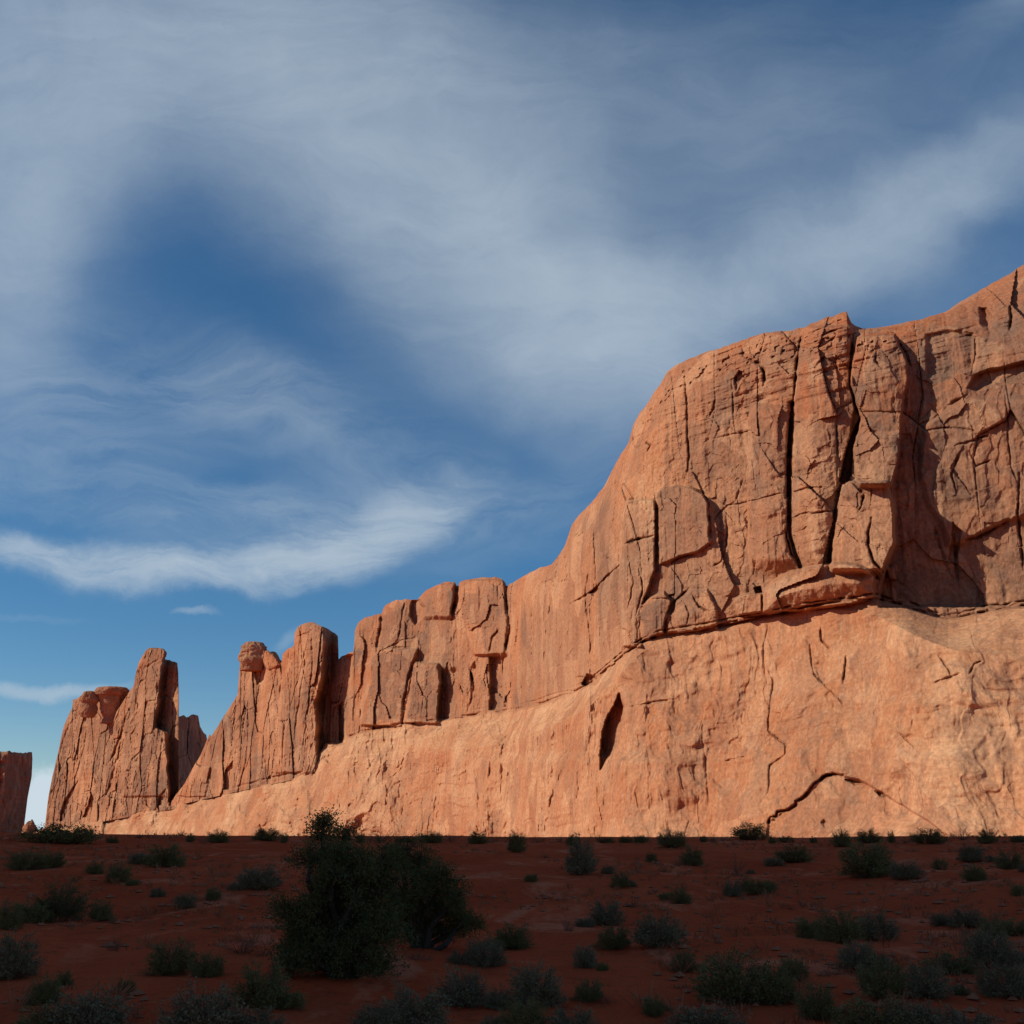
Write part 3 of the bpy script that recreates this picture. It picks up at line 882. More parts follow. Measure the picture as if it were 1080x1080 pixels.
# ------------------------------------------------------------------ free-standing formations left of the cliff
def tower_depth(offset, feats, seed, crest=4.0, edge=None, varn_shade0=.45, ytop=None, slope=0.05, fl=1.0, D0=None):
    def fn(PX, PY):
        dx, dy, dz = ray(PX, PY)
        az = np.arctan2(dx, dy)
        Db = (plan_dist(az) if D0 is None else D0(PX, PY)) - offset
        s = plan_s(az) if D0 is None else PX * 0.6
        mpp = Db / F
        z = CAMZ + dz * Db
        jx = 0.7 * fbm(PX * .09, PY * .09, 0.0, seed, 3)
        jy = 0.7 * fbm(PX * .09, PY * .09, 9.0, seed + 1, 3)
        R = Relief(PX, PY, jx, jy)
        hm = (PY - ytop(PX)) * mpp
        c = np.clip(1 - hm / crest, 0, 1)
        R.out -= crest * (1 - np.sqrt(np.clip(1 - c * c, 0, 1)))
        R.out -= slope * (z - 20)
        feats(R)
        wx = s + .6 * fbm(s * .08, z * .05, 0, seed + 2, 3)
        wz = z + 1.5 * fbm(s * .06, z * .06, 3, seed + 3, 3)
        f1, f2, r, ox, oy = cells(wx / 11.0, wz / 26.0, seed + 4)
        R.out += fl * (1.9 * (r[0] - .5) + 2.6 * (r[1] - .5) * ox + 2.0 * (r[2] - .5) * oy - 0.8 * np.exp(-((f2 - f1) / .03) ** 2))
        g1, g2, r2, o2, p2 = cells(wx / 3.6, wz / 5.5, seed + 5)
        R.out += fl * (1.0 * (r2[0] - .5) + 1.2 * (r2[1] - .5) * o2 + 1.0 * (r2[2] - .5) * p2) * smooth(vnoise(s * .06, z * .06, 1, seed + 6) + .35)
        R.out += fl * (0.5 * fbm(wx * .28, wz * .02, 2, seed + 7, 4) + 0.25 * fbm(wx * .6, wz * .6, 7, seed + 8, 4) + .22 * fbm(wx * .05, wz * .6, 4, seed + 9, 3))
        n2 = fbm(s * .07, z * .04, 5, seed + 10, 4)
        varn = smooth(n2 + varn_shade0) * (.4 + .6 * r[2])
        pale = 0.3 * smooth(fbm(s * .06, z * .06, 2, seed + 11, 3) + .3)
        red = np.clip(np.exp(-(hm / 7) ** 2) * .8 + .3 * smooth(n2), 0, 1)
        masks = []
        for nm, mm in R.masks.items():
            for k in mm:
                masks.append((nm, k))
        return Db - R.out, {'pale': pale, 'varnish_shade': varn, 'red': red}, masks
    return fn


FIN_TOP = polyline([(176, 850), (182, 843), (195, 826), (204, 809), (212, 795), (218, 781), (221, 774), (223, 776), (232, 762), (240, 749), (247, 738), (252, 730), (254, 712), (252.6, 700), (253.4, 686), (256, 681), (262, 678), (270, 677),
                    (276, 678), (280, 684), (288, 690), (295, 698), (297, 699), (298, 690), (303, 685), (310, 681), (310.8, 667), (314, 661), (322, 657), (330, 656.5), (334, 658), (341, 661), (346, 663), (352, 667), (356.5, 671), (357.4, 700),
                    (358, 800)])


def fin_feats(R):
    # the shaded end of the fin
    R.band([(655, 345.5, 400), (696, 344.5, 400), (716, 342, 400), (742, 335, 400), (756, 337, 400), (830, 337, 400)], -22, 11, 4, 2, 2)
    R.band([(660, 300, 346), (700, 298, 346), (740, 296, 337), (815, 290, 338)], 2.0, 5, 3, 3, 3)
    R.crack([(297, 700), (297, 715), (295, 735)], 2.6, 1.2)
    R.crack([(318, 676), (322, 700), (316, 740), (310, 780)], 2.0, 1.1)
    R.crack([(328, 668), (330, 700), (325, 745), (318, 800)], 1.6, 1.0)
    R.poly([(268, 705), (276, 696), (282, 706), (279, 718), (271, 722)], -2.5, 3)
    R.poly([(276, 683), (288, 690), (296, 701), (284, 706), (272, 697)], 2.2, 3)
    R.crack([(254, 697), (264, 692), (272, 682)], 1.6, 1.2)
    R.crack([(311, 672), (324, 668), (334, 660), (345, 668)], 1.4, 1.1)
    R.poly([(238, 812), (245, 803), (246, 818), (243, 833), (236, 833)], -5, 2)
    R.band([(809, 204, 222), (840, 186, 216)], 2.2, 3, 3, 3, 2)
    R.crack([(222, 776), (218, 790), (215, 800)], 2.0, 1.2)
    R.crack([(262, 740), (262, 780), (256, 825)], 1.4, 1.1)
    R.crack([(283, 730), (286, 780), (282, 825)], 1.3, 1.0)
    R.crack([(245, 831), (280, 822), (326, 812)], 1.6, 1.3)

fin = tag(empty('rock_fin', (-120, 480, 0)), 'tall fluted sandstone fin with a knobbly head and a shaded edge, beside the cliff', 'rock fin')
reparent(rock_body('rock_fin', np.arange(176, 358.4, .55), rough(FIN_TOP, .5, 3), polyline([(176, 852), (245, 836), (330, 818), (358, 815)]), 330,
                   tower_depth(9, fin_feats, 210, 5, ytop=FIN_TOP, varn_shade0=.4, fl=1.2), 16, 'fin_body'), fin)

SPIRE_TOP = polyline([(46, 876), (48, 866), (51, 840), (55, 820), (60, 800), (64, 780), (67, 767), (72, 755), (76, 747), (77, 738), (83, 735), (89, 733), (96, 733), (99, 733), (103, 735), (106, 741), (110, 751), (114, 753), (122, 752),
                      (127, 744), (133, 735), (136, 730), (138, 727), (141, 723), (142.5, 714), (144, 707), (147, 698), (151, 691), (155, 687), (160, 684.5), (168, 684), (173, 686), (174.5, 696), (180, 696.5), (187, 699), (188, 709), (188.5, 730), (189, 852)])


def spire_feats(R):
    R.band([(690, 174.5, 260), (729, 169, 260), (767, 164, 260), (772, 176, 260), (800, 178, 260), (836, 180, 260), (850, 180, 260)], -18, 6, 4, 2, 2)
    R.poly([(101, 737), (104, 750), (107, 757), (101, 750), (96, 741)], -3.5, 2)
    R.crack([(141, 740), (132, 760), (122, 790), (112, 812)], 2.6, 1.3)
    R.crack([(128, 778), (124, 800), (112, 838)], 2.0, 1.2)
    R.band([(736, 152, 172), (760, 138, 164), (800, 132, 178), (840, 128, 180)], 3.0, 4, 4, 5, 3)
    R.poly([(80, 827), (82, 823), (74, 846), (70, 866), (63, 866), (68, 845)], -4, 2)
    R.poly([(97, 836), (99, 843), (99, 862), (88, 862), (92, 850)], -4.5, 2)
    R.poly([(114, 828), (117, 826), (116, 834), (110, 840)], -3, 2)
    R.crack([(60, 805), (66, 785), (73, 765), (82, 755)], 1.8, 1.2)
    R.crack([(92, 765), (90, 785), (86, 800)], 1.3, 1.0)
    R.poly([(168, 838), (175, 832), (175, 850), (166, 850)], -3, 2)
    R.crack([(152, 706), (162, 698), (170, 694)], 1.8, 1.2)
    R.crack([(160, 700), (168, 715), (166, 735)], 2.0, 1.3)
    sp = poly_sd(R.X, R.Y, [(141, 680), (192, 680), (192, 790), (166, 768), (170, 738), (150, 738), (138, 745)]) > 0
    R.masks['pinnacle'] = [sp]


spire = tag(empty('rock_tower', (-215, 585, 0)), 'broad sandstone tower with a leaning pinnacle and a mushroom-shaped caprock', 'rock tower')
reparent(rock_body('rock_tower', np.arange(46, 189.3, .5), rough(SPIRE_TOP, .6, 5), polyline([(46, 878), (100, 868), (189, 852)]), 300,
                   tower_depth(10, spire_feats, 310, 4, ytop=SPIRE_TOP, varn_shade0=.75, fl=1.5), 16, 'tower_body'), spire)

BACK_TOP = polyline([(176, 780), (182, 762), (186, 757), (193, 754), (197, 757), (202, 754), (209, 754), (211, 766), (214, 771), (218, 776), (218.5, 784), (220, 860)])
def lathe_rock(name, root, px, D, prof, seed, depth=.8):
    """a weathered knob of rock from a profile of (photo row, half width in photo columns)"""
    mpp = D / F
    ys = np.linspace(prof[0][0], prof[-1][0], 60)
    hw = np.interp(ys, [p[0] for p in prof], [p[1] for p in prof])
    hw[0] = hw[-1] = 0.01
    dx, dy, dz = [float(v) for v in ray(px, ys.mean())]
    c = np.array([dx * D, dy * D])
    u, k = np.meshgrid(np.linspace(0, 2 * np.pi, 90), np.arange(60), indexing='ij')
    Y, H = ys[k], hw[k] * mpp
    zz = CAMZ + ray(px, Y)[2] * D
    rr = H * (1 + .12 * fbm(np.cos(u) * 1.3, np.sin(u) * 1.3, Y * .12, seed, 4) + .03 * fbm(np.cos(u) * .3, np.sin(u) * .3, Y * .4, seed + 2, 3) + .05 * fbm(np.cos(u) * 4, np.sin(u) * 4, Y * .4, seed + 3, 3))
    a = math.atan2(dx, dy)
    ex, ey = np.cos(u) * rr, np.sin(u) * rr * depth
    co = np.stack([c[0] + ex * math.cos(a) + ey * math.sin(a), c[1] - ex * math.sin(a) + ey * math.cos(a), zz], -1)
    nc, nr = co.shape[:2]
    ii = np.arange(nc * nr).reshape(nc, nr)
    q = np.stack([ii[:-1, :-1], ii[:-1, 1:], ii[1:, 1:], ii[1:, :-1]], -1).reshape(-1, 4)
    n = nc * nr
    reparent([obj(name, mesh_np(name, co.reshape(-1, 3), q, {'pale': np.full(n, .1), 'varnish_shade': np.full(n, .45), 'red': np.full(n, .6)}), ROCK)], root)


_sd = float(plan_dist(np.arctan2(*[float(v) for v in ray(117, 740)[:2]]))) - 9
lathe_rock('caprock', spire, 117.5, _sd, [(724, 2), (725, 12), (727, 15), (731, 16), (733.5, 15.5), (735, 13), (739, 12.5), (750, 9), (757, 7), (764, 8)], 601)
lathe_rock('caprock', spire, 94, _sd, [(728.5, 2), (730, 6), (735, 8.5), (739, 9), (742, 7), (752, 8), (757, 6)], 611)
lathe_rock('caprock', spire, 163.5, _sd - 2, [(683.5, 3), (684.5, 8), (688, 10.5), (692, 10), (695, 8.5), (704, 9)], 621)
_fd = float(plan_dist(np.arctan2(*[float(v) for v in ray(270, 690)[:2]]))) - 8
lathe_rock('caprock', fin, 267, _fd, [(676.5, 3), (678, 9), (682, 13), (690, 14), (697, 14.5), (701, 12.5), (708, 12)], 631)
lathe_rock('caprock', fin, 287, _fd, [(687, 2), (690, 5), (697, 9), (703, 10), (707, 7), (714, 6)], 641)

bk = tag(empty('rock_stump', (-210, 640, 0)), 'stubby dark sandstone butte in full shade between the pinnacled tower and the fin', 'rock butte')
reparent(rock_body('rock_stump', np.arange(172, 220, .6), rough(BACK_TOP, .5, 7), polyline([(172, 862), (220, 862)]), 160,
                   tower_depth(0, lambda R: (R.crack([(200, 757), (202, 770), (199, 790)], 2, 1.4), R.crack([(209, 768), (206, 800)], 1.6, 1.4)), 350, 3, ytop=BACK_TOP, varn_shade0=1.2, fl=1.6, slope=0.03,  # extra varnish paints the butte's full shade darker
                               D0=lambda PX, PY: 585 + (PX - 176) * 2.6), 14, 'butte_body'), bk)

FAR_TOP = polyline([(-62, 830), (-58, 806), (-40, 797), (-20, 794), (0, 792.5), (9, 792), (20, 793), (34, 794), (34.6, 800), (35, 880)])


def far_feats(R):
    R.band([(785, 10, 200), (824, 4, 200), (890, 2, 200)], -34, 30, 4, 2, 2)


far = tag(empty('rock_pillar', (-330, 760, 0)), 'square-topped dark sandstone tower cut by the left edge', 'rock tower')
def _far_d(PX, PY):
    xr = np.interp(PY, [793, 818, 873, 890], [34.5, 33.5, 22.5, 21])
    return 770 + np.clip(PX - 8, 0, None) * 1.5 - np.clip(PX - 8, None, 0) * 0.25


def far_x(PX, PY):
    return PX


# the tower narrows downwards: its columns lean with the photographed edge
def far_body():
    cols = np.linspace(0, 1, 150)
    T = np.linspace(0, 1, 150)
    U, V = np.meshgrid(cols, T, indexing='ij')
    yt = rough(FAR_TOP, 1.1, 9)(-62 + 96.6 * U)
    PY = yt + (890 - yt) * V
    xr = np.interp(PY, [785, 793, 818, 873, 890], [34.6, 34.6, 33.5, 23, 21])
    PX = -62 + (xr + 62) * U
    edge = np.interp(PY, [785, 824, 890], [10, 4, -4])
    D = 770 + np.clip(PX - edge, 0, None) * 1.6 + np.clip(edge - PX, 0, None) * 0.12
    s = PX * .7
    z = (890 - PY) * .7
    D = D - 3.0 * fbm(s * .16, z * .03, 0, 401, 4) - 1.8 * fbm(s * .2, z * .2, 1, 402, 4) + 3.5 * np.clip(1 - (PY - yt) / 6, 0, 1) ** 2
    co = place(PX, PY, D)
    back = co[:, :1, :].copy()
    hd = back[:, :, :2] / np.linalg.norm(back[:, :, :2], axis=2)[:, :, None]
    b1 = back.copy()
    b1[:, :, :2] += hd * 25
    b2 = b1.copy()
    b2[:, :, 2] = -8
    full = np.concatenate([b2, b1, co], 1)
    cp = full[:1].copy()
    cp[:, 2:, :2] *= 1.04
    ce = full[-1:].copy()
    ce[:, 2:, :2] *= 1.03
    full = np.concatenate([cp, full, ce], 0)
    nc, nr = full.shape[:2]
    ii = np.arange(nc * nr).reshape(nc, nr)
    q = np.stack([ii[:-1, :-1], ii[:-1, 1:], ii[1:, 1:], ii[1:, :-1]], -1).reshape(-1, 4)
    A = {'pale': np.full(nc * nr, .1), 'varnish_shade': np.full(nc * nr, .8), 'red': np.full(nc * nr, .8)}  # high varnish and red put deeper shade into the tower's colour
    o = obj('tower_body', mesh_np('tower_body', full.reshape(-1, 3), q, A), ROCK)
    reparent([o], far)


far_body()


def dome_rock(name, px, py, D, rx, rz, seed, label, cat):
    """small rounded outcrop"""
    dx, dy, dz = [float(v) for v in ray(px, py)]
    root = tag(empty(name, (dx * D, dy * D, CAMZ + dz * D)), label, cat)
    u, v = np.meshgrid(np.linspace(0, 2 * np.pi, 60), np.linspace(-.6, np.pi / 2, 34), indexing='ij')
    rr = 1 + .16 * fbm(np.cos(u) * 1.5, np.sin(u) * 1.5, v * 2, seed, 4) + .05 * fbm(np.cos(u) * .6, np.sin(u) * .6, v * 9, seed + 3, 3)
    co = np.stack([np.cos(u) * np.cos(v) * rx * rr, np.sin(u) * np.cos(v) * rx * rr, np.sin(v) * rz * rr], -1)
    nc, nr = co.shape[:2]
    ii = np.arange(nc * nr).reshape(nc, nr)
    q = np.stack([ii[:-1, :-1], ii[1:, :-1], ii[1:, 1:], ii[:-1, 1:]], -1).reshape(-1, 4)
    n = nc * nr
    o = obj('outcrop_body', mesh_np(name, co.reshape(-1, 3), q, {'pale': np.full(n, .2), 'varnish_shade': np.full(n, .3), 'red': np.full(n, .5)}), ROCK, root)
    return root


dome_rock('rock_outcrop', 31, 880, 740, 4.5, 7.5, 501, 'small round red outcrop in the gap beside the square-topped tower', 'rock outcrop')

# ------------------------------------------------------------------ ground
CREST = 62.0


def crest_r(az):
    return CREST + 5 * np.sin(az * 5 + 1) + 3 * np.sin(az * 11)


def ground_z(x, y):
    x, y = np.asarray(x, float), np.asarray(y, float)
    r = np.hypot(x, y)
    az = np.arctan2(x, y)
    rc = crest_r(az)
    slope = (CAMZ + rc * (EYE - np.interp(az, [-.5, -.42, -.2, 0, .25, .45], [879, 880.5, 882.5, 883.5, 884.5, 882.5])) / F * 1.0) / rc
    front = np.cos(np.clip(az, -1.4, 1.4))
    z = slope * np.minimum(r, rc)
    over = np.clip(r - rc, 0, None)
    z = z - 2.6 * smooth(over / 45)
    z = z * smooth((np.cos(az) + .2) / .5)
    near = np.exp(-(r / 170) ** 2)
    z = z + near * smooth((r - 3) / 8) * (0.16 * fbm(x * .16, y * .16, 0, 601, 3) + .035 * fbm(x * .8, y * .8, 0, 602, 3) + 0.02 * np.abs(fbm(x * 1.3 + y * .2, y * .5, 0, 603, 3))) * np.clip(1.25 - .9 * r / rc, .34, 1)
    return z


def build_ground():
    azs = np.unique(np.r_[np.linspace(-np.pi, -.62, 70), np.linspace(-.62, .62, 620), np.linspace(.62, np.pi, 70)])
    rs = np.unique(np.r_[0.01, np.linspace(1.5, 7, 14), np.geomspace(7, 75, 300), np.geomspace(75, 300, 50), np.geomspace(300, 30000, 30)])
    A, Rr = np.meshgrid(azs, rs, indexing='ij')
    x, y = np.sin(A) * Rr, np.cos(A) * Rr
    z = ground_z(x, y)
    co = np.stack([x, y, z], -1).reshape(-1, 3)
    nc, nr = A.shape
    ii = np.arange(nc * nr).reshape(nc, nr)
    q = np.stack([ii[:-1, :-1], ii[1:, :-1], ii[1:, 1:], ii[:-1, 1:]], -1).reshape(-1, 4)
    m, t, b = material('red_desert_soil', 1.0, 0.0)
    P = t.n('ShaderNodeTexCoord').outputs['Object']
    a = t.noise(P, 0.22, 5, 0.6, 0.5)
    c = t.mix(t.ramp(a, .3, .7), (0.58, 0.084, 0.030), (0.70, 0.118, 0.044))
    d = t.noise(P, 1.4, 6, 0.7, 0.4)
    c = t.mix(t.math('MULTIPLY', t.ramp(t.noise(t.mapping(P, scale=(1, .45, 1)), .5, 6, .68, 1.2), .52, .66), .85), c, (0.76, 0.21, 0.10))
    c = t.mix(t.math('MULTIPLY', t.ramp(d, .5, .72), .5), c, (0.42, 0.060, 0.026))
    e = t.noise(P, 7.0, 4, 0.7)
    c = t.mix(t.math('MULTIPLY', t.ramp(e, .52, .7), .5), c, (0.18, 0.045, 0.024))
    t.inp(b.inputs['Base Color'], c)
    bp = t.n('ShaderNodeBump')
    bp.inputs['Strength'].default_value = .7
    bp.inputs['Distance'].default_value = .08
    t.inp(bp.inputs['Height'], t.math('ADD', t.noise(P, 3.0, 6, .7), t.noise(P, 18.0, 4, .7)))
    t.inp(b.inputs['Normal'], bp.outputs[0])
    tag(obj('ground', mesh_np('ground', co, q, smooth_shade=True), m), kind='structure')


build_ground()


# the neighbouring canyon wall, left of and behind the viewer, whose shade lies over the foreground
def build_ridge():
    L = np.linspace(0, 1, 180)
    Z = np.linspace(0, 1, 70)
    U, V = np.meshgrid(L, Z, indexing='ij')
    yy = -48 + 153 * U
    top = 71 + 4 * np.sin(U * 9) + 4 * fbm(U * 14, 0 * U, 0 * U, 701, 3)
    top = top * smooth((1.0 - U) / .03 + .35)
    zz = -6 + (top + 6) * V
    xx = -66 - 6 * V - 8 * np.clip(V - .85, 0, 1) - 3 * fbm(yy * .05, zz * .02, 0, 702, 4) - 1.2 * fbm(yy * .2, zz * .2, 0, 703, 3)
    co = np.stack([xx, yy, zz], -1)
    bk = co[:, ::-1, :].copy()
    bk[:, :, 0] -= 55
    full = np.concatenate([co, bk], 1)
    # ends closed by folding the section to its middle
    for e in (0, -1):
        full[e, :, 0] = full[e, :, 0].mean()
    nc, nr = full.shape[:2]
    ii = np.arange(nc * nr).reshape(nc, nr)
    q = np.stack([ii[:-1, :-1], ii[1:, :-1], ii[1:, 1:], ii[:-1, 1:]], -1).reshape(-1, 4)
    n = nc * nr
    o = obj('terrain_ridge', mesh_np('terrain_ridge', full.reshape(-1, 3), q, {'pale': np.full(n, .1), 'varnish_shade': np.full(n, .5), 'red': np.full(n, .5)}), ROCK)
    tag(o, kind='structure')


build_ridge()


# ------------------------------------------------------------------ plants
def leaf_material(name, c0, c1, c2):
    m, t, b = material(name, .95, .02)
    P = t.n('ShaderNodeTexCoord').outputs['Object']
    oi = t.n('ShaderNodeObjectInfo').outputs['Random']
    n1 = t.noise(P, 6.0, 3, .6)
    c = t.mix(t.ramp(n1, .3, .7), c0, c1)
    c = t.mix(t.math('MULTIPLY', oi, .6), c, c2)
    t.inp(b.inputs['Base Color'], c)
    return m


M_DARK = leaf_material('blackbrush_leaf', (.15, .125, .042), (.215, .180, .066), (.18, .130, .052))
M_SAGE = leaf_material('sagebrush_leaf', (.185, .145, .080), (.25, .195, .110), (.20, .145, .080))
M_YELLOW = leaf_material('rabbitbrush_leaf', (.085, .085, .030), (.130, .120, .045), (.090, .090, .040))
M_JUN = leaf_material('juniper_scale', (.080, .074, .026), (.140, .122, .046), (.105, .094, .040))
M_DRY = leaf_material('dry_twig_bark', (.14, .075, .045), (.20, .115, .07), (.16, .09, .06))
M_LITTER = leaf_material('dry_litter', (.38, .10, .05), (.46, .16, .08), (.30, .11, .055))
M_BARK = leaf_material('juniper_bark', (.045, .032, .024), (.075, .055, .042), (.05, .04, .03))


class TB:
    """triangle and quad collector"""
    def __init__(s):
        s.v, s.f = [], []

    def tube(s, pts, r0, r1, n=4):
        base = len(s.v)
        m = len(pts)
        for i, p in enumerate(pts):
            a = pts[max(i - 1, 0)]
            c = pts[min(i + 1, m - 1)]
            d = (c - a).normalized()
            u = d.cross(Vector((0.31, 0.72, 0.6))).normalized()
            w = d.cross(u)
            r = r0 + (r1 - r0) * i / (m - 1)
            for k in range(n):
                t = 2 * math.pi * k / n
                s.v.append(p + (u * math.cos(t) + w * math.sin(t)) * r)
        for i in range(m - 1):
            for k in range(n):
                k2 = (k + 1) % n
                s.f.append((base + i * n + k, base + i * n + k2, base + (i + 1) * n + k2, base + (i + 1) * n + k))

    def leaf(s, p, d, L, w, rng):
        u = d.cross(Vector((rng.uniform(-1, 1), rng.uniform(-1, 1), rng.uniform(-1, 1))))
        if u.length < 1e-4:
            return
        u = u.normalized() * w
        b = len(s.v)
        q = p + d * L
        s.v += [p, p + d * L * .5 + u, q, p + d * L * .5 - u]
        s.f.append((b, b + 1, b + 2, b + 3))

    def mesh(s, name):
        me = bpy.data.meshes.new(name)
        me.from_pydata([tuple(v) for v in s.v], [], s.f)
        me.update()
        return me


def shrub_meshes(seed, kind):
    """unit shrub: about one unit wide, height set by kind; foliage and stems apart"""
    rng = random.Random(seed)
    fo, stm = TB(), TB()
    hgt = {'dark': .70, 'sage': .62, 'yellow': .80, 'bare': .8, 'low': .34}[kind]
    nst = {'dark': 95, 'sage': 100, 'yellow': 100, 'bare': 30, 'low': 90}[kind]
    lobes = [(rng.uniform(0, 6.28), rng.uniform(.72, 1.22)) for _ in range(6)]
    for i in range(nst):
        a = rng.uniform(0, 2 * math.pi)
        el = math.asin(min(1, rng.uniform(0.0, 1.0) ** .95))
        lob = 1 + .20 * sum(math.cos(a - t) ** 5 * (k - 1) * 2 for t, k in lobes)
        R = rng.uniform(.66, 1.0) * max(.72, min(1.15, lob))
        tip = Vector((math.cos(a) * math.cos(el) * .5 * R, math.sin(a) * math.cos(el) * .5 * R, .04 + math.sin(el) * hgt * R))
        b0 = Vector((math.cos(a) * .05 * rng.random(), math.sin(a) * .05 * rng.random(), -.05))
        mid = b0.lerp(tip, .5) + Vector((rng.uniform(-.05, .05), rng.uniform(-.05, .05), rng.uniform(.0, .07)))
        stm.tube([b0, mid, tip], .010, .003, 3)
        nsub = 7 if kind != 'bare' else 6
        for k in range(nsub):
            t = rng.uniform(.35, 1.0)
            p = (b0.lerp(mid, t * 2) if t < .5 else mid.lerp(tip, t * 2 - 1))
            dv = Vector((math.cos(a) + rng.uniform(-.9, .9), math.sin(a) + rng.uniform(-.9, .9), rng.uniform(-.1, 1.1))).normalized()
            q = p + dv * rng.uniform(.07, .16) * (1.25 if kind == 'bare' else 1)
            stm.tube([p, q], .004, .0015, 3)
            nl = {'dark': 11, 'sage': 11, 'yellow': 10, 'bare': 2, 'low': 9}[kind]
            for _ in range(nl):
                lp = p.lerp(q, rng.uniform(.1, 1.1)) + Vector((rng.gauss(0, .022), rng.gauss(0, .022), rng.gauss(0, .02)))
                if lp.z < .0:
                    continue
                ld = (dv + Vector((rng.gauss(0, .7), rng.gauss(0, .7), rng.gauss(.15, .6)))).normalized()
                L = rng.uniform(.018, .038) * (1.25 if kind == 'yellow' else 1)
                fo.leaf(lp, ld, L, L * (.16 if kind == 'yellow' else .32), rng)
    return fo.mesh(kind + '_shrub_foliage'), stm.mesh(kind + '_shrub_stem')


LIB = {}
for kind, mat, n in (('dark', M_DARK, 4), ('sage', M_SAGE, 3), ('yellow', M_YELLOW, 2), ('bare', M_DRY, 3), ('low', M_DARK, 2)):
    LIB[kind] = []
    for i in range(n):
        fm, sm = shrub_meshes(1000 + 37 * i + len(kind) * 7, kind)
        fm.materials.append(mat)
        sm.materials.append(M_DRY)
        LIB[kind].append((fm, sm))

KIND = {'dark': ('blackbrush_shrub', 'dark green'), 'sage': ('sagebrush_shrub', 'grey-green'), 'yellow': ('rabbitbrush_shrub', 'yellow-green'),
        'bare': ('twiggy_shrub', 'bare twiggy'), 'low': ('low_shrub', 'low spreading dark')}
# photo column of the centre, photo row of the foot, width and height in photo pixels, kind
SHRUBS = [
    (70, 890, 74, 20, 'low'), (148, 884, 10, 8, 'bare'), (157, 884, 9, 9, 'bare'), (230, 889, 26, 15, 'dark'), (172, 915, 45, 26, 'dark'),
    (28, 918, 42, 24, 'dark'), (100, 922, 20, 15, 'dark'), (124, 931, 28, 22, 'dark'), (272, 938, 50, 28, 'sage'), (60, 972, 55, 46, 'yellow'),
    (105, 971, 26, 24, 'dark'), (8, 980, 28, 30, 'dark'), (166, 946, 18, 11, 'sage'), (195, 958, 25, 18, 'sage'), (224, 949, 18, 16, 'dark'),
    (180, 1028, 50, 37, 'dark'), (120, 1003, 18, 20, 'bare'), (256, 1006, 38, 22, 'bare'), (14, 1032, 52, 46, 'sage'), (47, 1058, 34, 30, 'dark'),
    (66, 1040, 20, 17, 'dark'), (133, 1047, 22, 18, 'dark'), (93, 1094, 82, 50, 'sage'), (214, 1094, 84, 58, 'sage'), (274, 1062, 62, 48, 'dark'),
    (282, 887, 31, 17, 'dark'), (402, 889, 34, 20, 'bare'), (455, 889, 28, 14, 'dark'), (505, 890, 24, 15, 'dark'), (545, 899, 22, 27, 'dark'),
    (541, 1001, 42, 31, 'dark'), (512, 1020, 46, 34, 'sage'), (488, 1060, 52, 44, 'sage'), (436, 1086, 84, 44, 'sage'), (440, 1013, 25, 16, 'bare'),
    (605, 892, 18, 14, 'dark'), (614, 923, 35, 42, 'sage'), (631, 887, 9, 13, 'bare'), (660, 889, 16, 9, 'dark'), (709, 894, 35, 21, 'dark'),
    (730, 913, 28, 21, 'dark'), (687, 909, 14, 12, 'dark'), (655, 936, 23, 20, 'dark'), (717, 953, 25, 19, 'dark'), (668, 957, 18, 14, 'bare'),
    (641, 976, 40, 28, 'sage'), (648, 1001, 40, 29, 'dark'), (695, 998, 56, 40, 'sage'), (598, 982, 16, 18, 'bare'), (617, 1021, 27, 28, 'sage'),
    (722, 1025, 29, 27, 'dark'), (776, 1057, 92, 56, 'dark'), (566, 1062, 60, 50, 'sage'), (552, 1092, 54, 44, 'dark'), (622, 1056, 34, 27, 'dark'),
    (690, 1071, 26, 24, 'dark'), (745, 1096, 80, 40, 'sage'), (606, 1096, 62, 34, 'sage'), (792, 886, 40, 21, 'dark'), (763, 887, 9, 9, 'bare'),
    (777, 924, 24, 25, 'bare'), (800, 943, 40, 15, 'low'), (838, 910, 39, 21, 'dark'), (888, 893, 22, 20, 'dark'), (917, 889, 28, 15, 'dark'),
    (915, 926, 60, 44, 'dark'), (980, 890, 36, 18, 'dark'), (1016, 886, 20, 19, 'bare'), (1043, 890, 21, 16, 'dark'), (993, 917, 16, 14, 'dark'),
    (1025, 909, 28, 20, 'sage'), (1028, 929, 26, 18, 'dark'), (1066, 917, 32, 19, 'dark'), (814, 939, 13, 12, 'dark'), (888, 994, 52, 37, 'dark'),
    (928, 991, 42, 28, 'sage'), (905, 1025, 46, 35, 'sage'), (1068, 987, 42, 20, 'dark'), (1022, 978, 40, 20, 'sage'), (1046, 1019, 52, 42, 'sage'), (1000, 1027, 58, 23, 'dark'),
    (838, 1034, 32, 30, 'dark'), (864, 1076, 42, 42, 'dark'), (932, 1052, 54, 42, 'dark'), (980, 1052, 50, 36, 'sage'), (1060, 1051, 54, 36, 'sage'),
    (925, 1096, 84, 46, 'dark'), (1020, 1100, 70, 34, 'sage'), (812, 1058, 22, 18, 'bare'), (1076, 945, 16, 14, 'dark'), (958, 968, 14, 9, 'bare'), (560, 930, 16, 9, 'low'),
    (575, 905, 12, 7, 'bare'), (745, 968, 14, 8, 'bare'), (310, 960, 18, 14, 'bare'), (700, 920, 10, 7, 'bare'), (860, 955, 12, 8, 'bare'), (35, 1000, 16, 12, 'bare'), (150, 970, 12, 8, 'bare')]


